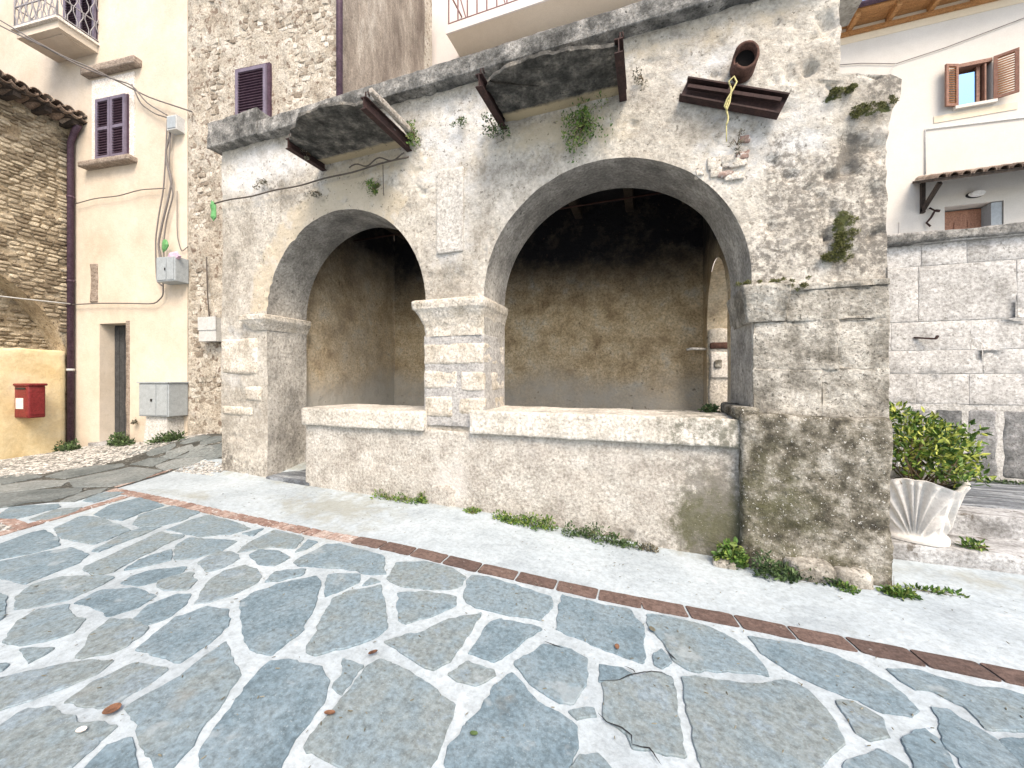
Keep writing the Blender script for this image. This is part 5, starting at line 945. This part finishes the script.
hb('inner_leaf', M['shutbrown'], WX0+.50, WX0+.53, HY+.0, HY+.21, WZ0+.02, WZ1-.06, parent=w); hb('pane', M['purple'], WX0+.54, WX1, HY+.17, HY+.215, WZ0+.04, WZ1-.05, parent=w); hb('window_head', M['shutbrown'], WX0, WX1, HY-.02, HY+.3, WZ1-.06, WZ1+.02, parent=w)
hb('sill', M['white'], WX0-.06, WX1+.04, HY-.10, HY+.3, WZ0-.07, WZ0-.003, parent=w)
hb('surround', M['whitewarm'], WX0-.40, WX1+.42, HY-.014, HY-.002, WZ0-.28, WZ0-.12)
shutter(w, WX0-.29, WX0-.0, WZ0, WZ1, HY-.03, M['shutbrown'], M['slatbrown'], ident, hinge=WX0, ang=.35, mid=False)
shutter(w, WX1, WX1+.36, WZ0, WZ1, HY-.04, M['shutbrown'], M['slatbrown'], ident, hinge=WX1, ang=-.42, mid=False)
ds = hb('door', M['doorred'], DX0+.03, DX1-.20, HY+.30, HY+.35, 3.4, DZ1-.03); hb('door_reveal', M['box'], DX1-.20, DX1-.02, HY+.02, HY+.36, 3.4, DZ1-.02)
for k in range(3): hb('door_panel', M['doorred'], DX0+.08+.25*k, DX0+.29+.25*k, HY+.285, HY+.299, 4.3, 5.3, parent=ds)
# eaves
ev = hb('eaves', M['eavewood'], 3.85, 13, HY-.55, HY+.2, 10.40, 10.44)
for k in range(12):
    x = 4.75+.78*k; m_ = MB(); m_.box(x-.05, x+.05, HY-.50, HY, 10.27, 10.384); m_.build('rafter', M['eavewood'], ev)
for k in range(4): hb('eaves_plank', M['eavewood'], 3.86, 13, HY-.54+.135*k, HY-.41+.135*k, 10.385, 10.399, parent=ev)
mb = MB(); mb.tube([(3.8, HY-.62, 10.43), (13, HY-.62, 10.43)], .06, 10); mb.build('gutter', M['purple'], ev)
hb('wall_plate', M['eavewood'], 3.9, 13, HY-.08, HY-.014, 10.17, 10.265, parent=ev)
mb = MB(); mb.add([(3.85, HY-.6, 10.46), (13, HY-.6, 10.46), (13, HY+3, 11.5), (3.85, HY+3, 11.5)], [(0, 1, 2, 3)]); mb.build('roof', M['coppi'], wh)
# little tiled canopy over the door
cp = thing('door_canopy', (7.1, 11.7, 6.0), 'small tiled wooden canopy on struts over the white house door', 'canopy')
cx0, cx1 = 6.0, 8.6; PJ = .80
dk_ = MB(); dk_.add([(cx0, HY-.02, 6.30), (cx1, HY-.02, 6.30), (cx1, HY-PJ, 5.98), (cx0, HY-PJ, 5.98), (cx0, HY-.02, 6.24), (cx1, HY-.02, 6.24), (cx1, HY-PJ, 5.92), (cx0, HY-PJ, 5.92)], [(0, 1, 2, 3), (7, 6, 5, 4), (2, 6, 7, 3), (0, 3, 7, 4), (1, 5, 6, 2), (0, 4, 5, 1)]); dk_.build('deck', M['oldwood'], cp)
for k in range(13):
    x = cx0+.10+.20*k
    for q in (0, 1): put('roof_tile', tile_up, (x, HY-PJ-.04+.36*q, 5.975+.145*q), cp, rot=(0, -.38, math.pi/2))
for x in (6.18, 8.35): mb = MB(); mb.bar((x, HY-.02, 5.55), (x, HY-.62, 5.95), .07, .08); mb.build('strut', M['oldwood'], cp); MB().box(x-.035, x+.035, HY-.08, HY-.0, 5.50, 6.22).build('post', M['oldwood'], cp)
lm = thing('wall_lamp', (7.1, 11.95, 5.72), 'oval white bulkhead lamp under the canopy, above the door', 'lamp')
def oval(cx, y0, y1, cz, rx, rz, n=28): 
    mb = MB(); v = [(cx+rx*math.cos(2*math.pi*k/n)*s_, y, cz+rz*math.sin(2*math.pi*k/n)*s_) for y, s_ in ((y0, 1), (y1, .82)) for k in range(n)]; mb.add(v, [tuple(range(n)), tuple(range(n, 2*n))]+[(k, (k+1) % n, n+(k+1) % n, n+k) for k in range(n)]); return mb
oval(7.12, HY-.0, HY-.05, 5.80, .155, .075).build('rim', M['black'], lm); oval(7.13, HY-.052, HY-.12, 5.80, .145, .066).build('diffuser', M['lamp'], lm)
def rod(name, pts, r, m, label, cat): mb = MB(); mb.tube(pts, r, 6); return tag(mb.build(name, m), label, cat)
rod('conduit', [(6.24, HY-.02, 6.43), (6.24, HY-.02, 7.50), (8.6, HY-.02, 7.36)], .014, M['boxpale'], 'thin grey conduit turning along the white wall below the window', 'conduit')
rod('cable', [(4.0, HY-.03, 9.6), (5.0, HY-.03, 9.42), (5.68, HY-.03, 9.22), (6.6, HY-.03, 9.35), (9, HY-.03, 9.85)], .008, M['wire'], 'thin wire crossing the white house left of its window', 'cable')
rod('cable', [(4.6, HY-.03, 8.8), (5.1, HY-.03, 8.72), (5.5, HY-.03, 8.9), (5.68, HY-.03, 9.22)], .007, M['boxpale'], 'faint hanging wire loop at the left of the white house', 'cable')
mb = MB(); mb.tube([(6.30, HY-.05, 5.60), (6.36, HY-.12, 5.50), (6.30, HY-.10, 5.35), (6.24, HY-.06, 5.25), (6.30, HY-.08, 5.15)], .022, 6); mb.tube([(6.36, HY-.12, 5.50), (6.44, HY-.14, 5.47)], .03, 6); tag(mb.build('wall_bracket', M['rust']), 'small dark curled iron bracket left of the white house door', 'bracket')
hb('low_hatch', M['white'], 5.75, 6.2, HY-.02, HY-.002, 4.6, 5.35)
# ---------------------------------------------------------------- weeds, moss, leaves and litter
def weed(c, rad, n, size, m, label, seed, cat='weed', shape='tuft', stemn=6, name='weed', ratio=.45, parts=1):
    z = c[2] if len(c) == 3 else float(G(c[0], c[1])); r = np.random.default_rng(seed); mb = MB(); t = thing(name, (c[0], c[1], z), label, cat)
    for k in range(parts):
        f = (k+.5)/parts*2-1 if parts > 1 else 0; cc = (c[0]+rad[0]*f*.85, c[1]+r.normal()*.02, z+(float(G(c[0]+rad[0]*f*.85, c[1]))-float(G(c[0], c[1])) if shape == 'tuft' else 0)); q_ = r.uniform(.25, 1.15); rr = (rad[0]/max(1, parts*.6)*r.uniform(.5, 1.1), rad[1]*r.uniform(.5, 1.1), rad[2]*q_)
        leaf_clump(mb, cc, rr, n//parts, size, seed+k, shape, ratio=ratio)
    mb.build('leaves', M[m], t)
    if stemn: s_ = MB(); stems(s_, (c[0], c[1], z), rad, stemn, .003, seed, .2); s_.build('stems', M['stem'], t)
    return t
weed((-2.80, 3.80), (.36, .09, .10), 420, .028, 'weed', 'low green weeds along the parapet foot left of the middle pier', 1, parts=6)
weed((-2.46, 3.82), (.07, .05, .22), 110, .035, 'weed', 'small upright weed in the nick at the foot of the middle pier', 2)
weed((-1.81, 3.76), (.10, .07, .07), 170, .028, 'weed', 'small bright green weed alone at the parapet foot under the right ledge end', 3)
weed((-1.20, 3.76), (.36, .11, .12), 900, .03, 'weed', 'dense bright green weeds along the middle of the parapet foot', 4, parts=6)
weed((-.45, 3.74), (.38, .11, .13), 820, .03, 'weeddark', 'dense dark green weeds along the parapet foot under the right arch', 5, parts=6)
weed((-.02, 3.74), (.14, .08, .07), 160, .028, 'weeddry', 'dried brownish weed at the end of the dark green weeds', 6)
weed((.66, 3.72), (.12, .09, .21), 340, .05, 'weed', 'broad leaved green weed in the corner between parapet and buttress', 7, ratio=.6)
weed((1.10, 3.68), (.32, .11, .17), 800, .04, 'weeddark', 'tufted green weeds along the foot of the buttress', 8, parts=4)
weed((1.42, 3.62), (.09, .07, .06), 140, .028, 'weed', 'tiny weed between the footing stones of the buttress', 9)
weed((1.74, 3.66), (.11, .10, .12), 330, .032, 'weed', 'weed at the right corner of the buttress foot', 10)
weed((2.02, 3.78), (.20, .05, .03), 90, .035, 'weed', 'trailing thin weed on the white ground right of the buttress', 11, parts=3)
weed(W(-10.0+.75, -.35)[:2], (.42, .16, .22), 420, .06, 'weeddark', 'green weeds at the foot of the drainpipe by the cream house', 12, parts=4)
weed(W(-8.02, -.25)[:2], (.36, .16, .24), 460, .06, 'weeddark', 'green weeds between the narrow door and the electric cabinet', 13, parts=4)
weed(W(-6.55, -.40)[:2], (.42, .18, .22), 520, .06, 'weeddark', 'green weeds right of the electric cabinet foot', 14, parts=4)
weed(W(-7.88, -.05)[:2]+(float(.62),), (.08, .05, .18), 80, .04, 'weeddry', 'small dried plant against the cream wall left of the cabinet', 15)
WALLP = [((-.62, 3.86, 4.12), (.23, .12, .26), 900, .04, 'weed', 'largest leafy bush on the wall, above the crown of the right arch'),
         ((-1.58, 3.86, 4.28), (.15, .10, .17), 260, .038, 'weeddark', 'dark green bush below the left beam of the right slab'),
         ((-1.98, 3.86, 4.47), (.14, .07, .09), 150, .032, 'weeddark', 'small loose bush on the wall between the two broken slabs'),
         ((-2.58, 3.84, 4.42), (.16, .10, .20), 300, .038, 'weed', 'green bush beside the right beam of the left slab'),
         ((-3.19, 3.86, 3.88), (.10, .07, .15), 200, .035, 'weed', 'green plant just above the crown of the left arch'),
         ((-4.05, 3.86, 3.98), (.18, .06, .08), 130, .03, 'weeddry', 'dry grey plant over the left part of the left arch'),
         ((-5.03, 3.86, 4.28), (.18, .06, .09), 160, .032, 'weeddry', 'grey dry plant on the wall below the cornice end'),
         ((.74, 3.86, 3.64), (.07, .06, .09), 90, .03, 'weeddry', 'small withered plant in the broken plaster below the iron channel'),
         ((-.05, 3.86, 4.42), (.10, .06, .12), 130, .03, 'weeddry', 'dull small plant just right of the right slab beam'),
         ((-3.95, 3.62, 4.33), (.10, .10, .08), 100, .03, 'weeddry', 'dry tuft hanging on the left beam of the left slab')]
def wallplant(c, rad, n, size, m, label, seed):
    t = thing('wall_plant', c, label, 'wall plant'); r = np.random.default_rng(seed); mb = MB(); sb = MB(); k = max(4, n//34)
    for i in range(k):
        a = r.uniform(0, 6.28); q = r.random()**.7; e = (c[0]+rad[0]*q*math.cos(a), c[1]-rad[1]*r.random(), c[2]+rad[2]*q*math.sin(a)-.25*rad[2]); s0 = .22+.3*r.random()
        leaf_clump(mb, e, (rad[0]*s0, rad[1]*s0, rad[2]*s0), max(6, int(n/k)), size*r.uniform(.7, 1.1), seed+i, 'ball', ratio=.5); mid = ((c[0]+e[0])/2, (c[1]+e[1])/2-.01, (c[2]+e[2])/2+.02); sb.tube([(c[0], c[1]+.03, c[2]-.2*rad[2]), mid, e], [.004, .003, .0015], 5, r.random())
    mb.build('leaves', M[m], t); sb.build('stems', M['stem'], t)
for i, (c, rad, n, s_, m, lab) in enumerate(WALLP): wallplant(c, rad, n, s_*.72, m, lab, 40+i)
MOSS = [((1.0, 3.82, 2.36), (.28, .06, .05), 1500, 'cushion of yellow green moss on the right pier impost'),
        ((1.52, 3.87, 2.78), (.07, .015, .15), 420, 'patch of moss on the right pier above the impost'), ((1.46, 3.87, 2.56), (.10, .015, .06), 260, 'small mossy hollow below the upper moss patch on the right pier'),
        ((1.70, 3.87, 3.73), (.15, .04, .05), 320, 'moss streak under the broken top right corner of the wall'), ((1.48, 3.86, 3.90), (.10, .04, .03), 200, 'thin moss line at the broken step of the right wall top')]
for i, (c, rad, n, lab) in enumerate(MOSS):
    mb = MB(); r = np.random.default_rng(80+i)
    for k in range(16):
        f = .12+.30*r.random()**2; e = (c[0]+rad[0]*r.uniform(-1, 1), c[1]+rad[1]*r.uniform(-.5, .8), c[2]+rad[2]*r.uniform(-1, 1)*(1 if i else 1.2)-(.05*r.random()**3 if i == 0 else 0)); q = max(.012, f*min(rad[0], max(rad[2], .06)))
        leaf_clump(mb, e, (q*1.4, .012, q), int(60+900*f*f), .012, 300+40*i+k, 'ball')
    tag(mb.build('moss_patch', M['mossl']), lab, 'moss')
weed((.60, 4.45, 1.19), (.12, .10, .10), 260, .035, 'weeddark', 'green plant on the right end of the ledge inside the right arch', 61, name='wall_plant', cat='wall plant')
weed((3.6, 6.30, .29), (1.2, .08, .05), 900, .03, 'weeddark', 'low green strip of weeds along the foot of the ashlar wall', 62, parts=14, stemn=0)
weed((2.62, 4.42, .09), (.12, .08, .06), 110, .04, 'weed', 'small weed on the step right in front of the planter', 63)
def dleaf(x, y, L, w, a, label, curl=.25, m='dryleaf'):
    n = 9; mb = MB(); A = []
    for i in range(n):
        t = i/(n-1)*2-1; hw = w*math.sqrt(max(0, 1-t*t))*.5+.001; A.append([(t*L/2, s_*hw, .010+curl*(s_*hw)**2/w+curl*.3*t*t*L*.3) for s_ in (-1, -.5, 0, .5, 1)])
    A = np.array(A); ca, sa = math.cos(a), math.sin(a); X_ = A[..., 0]*ca-A[..., 1]*sa+x; Y_ = A[..., 0]*sa+A[..., 1]*ca+y; Z_ = A[..., 2]+float(G(x, y))+.012; B = A.copy()
    mb.grid(np.stack([X_, Y_, Z_], -1), smooth=True); mb.grid(np.stack([X_, Y_, Z_-.002], -1), smooth=True, flip=True); return tag(mb.build('dry_leaf', M[m]), label, 'leaf')
dleaf(-2.174, .978, .062, .055, .4, 'round brown dry leaf on the big flagstones at the lower left')
dleaf(-1.388, 1.683, .05, .022, .9, 'brown dry leaf on the white joint above the largest flagstone')
dleaf(-.173, 2.298, .045, .024, 1.7, 'orange brown dry leaf on the flagstone right of centre')
dleaf(-1.32, 1.32, .05, .02, .3, 'flat reddish dry leaf lying on the largest central flagstone')
dleaf(-2.165, .88, .04, .025, .2, 'pale tiny leaf beside the round brown leaf', m='paper')
dleaf(-.703, 1.489, .035, .018, .2, 'small dark crumpled leaf on the stained flagstone at the bottom', m='weeddark')
dleaf(.02, 2.55, .05, .028, 2.2, 'small grey leaf at the tip of the flagstone under the brick course', m='weeddry')
mb = MB(); r = np.random.default_rng(3)
for k in range(900):
    x, y = (r.uniform(-5.5, 3.5), r.uniform(2.95, 3.8)) if k < 300 else (r.uniform(-4, 2), r.uniform(.8, 2.8)); V, F = PB[k % 6]; a = r.random()*6.28; s_ = r.uniform(.002, .0085)
    mb.add(V*np.array([1.6, .6, .6])*s_@np.array([[math.cos(a), math.sin(a), 0], [-math.sin(a), math.cos(a), 0], [0, 0, 1]])+np.array([x, y, float(G(x, y))+.013]), F, r.random())
tag(mb.build('grit', M['weeddry']), 'scattered grit and plant crumbs on the ground', kind='stuff')
for o in list(bpy.data.objects):
    if o.type == 'MESH' and o.parent is None and 'kind' not in o and 'label' not in o: print('UNTAGGED', o.name)

CR = [[(-.236, 2.011), (-.143, 2.061), (-.095, 2.114), (-.059, 2.142), (.016, 2.19), (.067, 2.206), (.109, 2.188)], [(-.124, 2.166), (-.078, 2.161), (-.065, 2.136)],
      [(-.068, 1.721), (-.027, 1.724), (.003, 1.731), (.027, 1.704), (.051, 1.675)], [(-.221, 1.816), (-.178, 1.787), (-.113, 1.782), (-.071, 1.762), (-.068, 1.721)], [(.086, 2.404), (.124, 2.357), (.149, 2.331)], [(-.572, 2.17), (-.518, 2.163), (-.445, 2.164)]]
for k, c in enumerate(CR):
    mb = MB(); P = []
    for i in range(len(c)-1):
        for j in range(4): t_ = j/4; P.append((c[i][0]*(1-t_)+c[i+1][0]*t_, c[i][1]*(1-t_)+c[i+1][1]*t_))
    P.append(c[-1]); P = np.array(P); P = P+.004*np.stack([fbm(np.c_[P, P[:, :1]*0], 25, 3, k), fbm(np.c_[P, P[:, :1]*0], 25, 3, k+3)], 1); n = len(P)
    d = np.gradient(P, axis=0); d /= np.linalg.norm(d, axis=1, keepdims=True); nn = np.c_[-d[:, 1], d[:, 0]]; w = .0035*np.sin(np.linspace(.25, math.pi-.1, n))[:, None]
    A = np.stack([np.c_[P+nn*w, G(P[:, 0], P[:, 1])+.0145], np.c_[P-nn*w, G(P[:, 0], P[:, 1])+.0145]]); mb.grid(A); mb.build('crack', M['black'], pav)
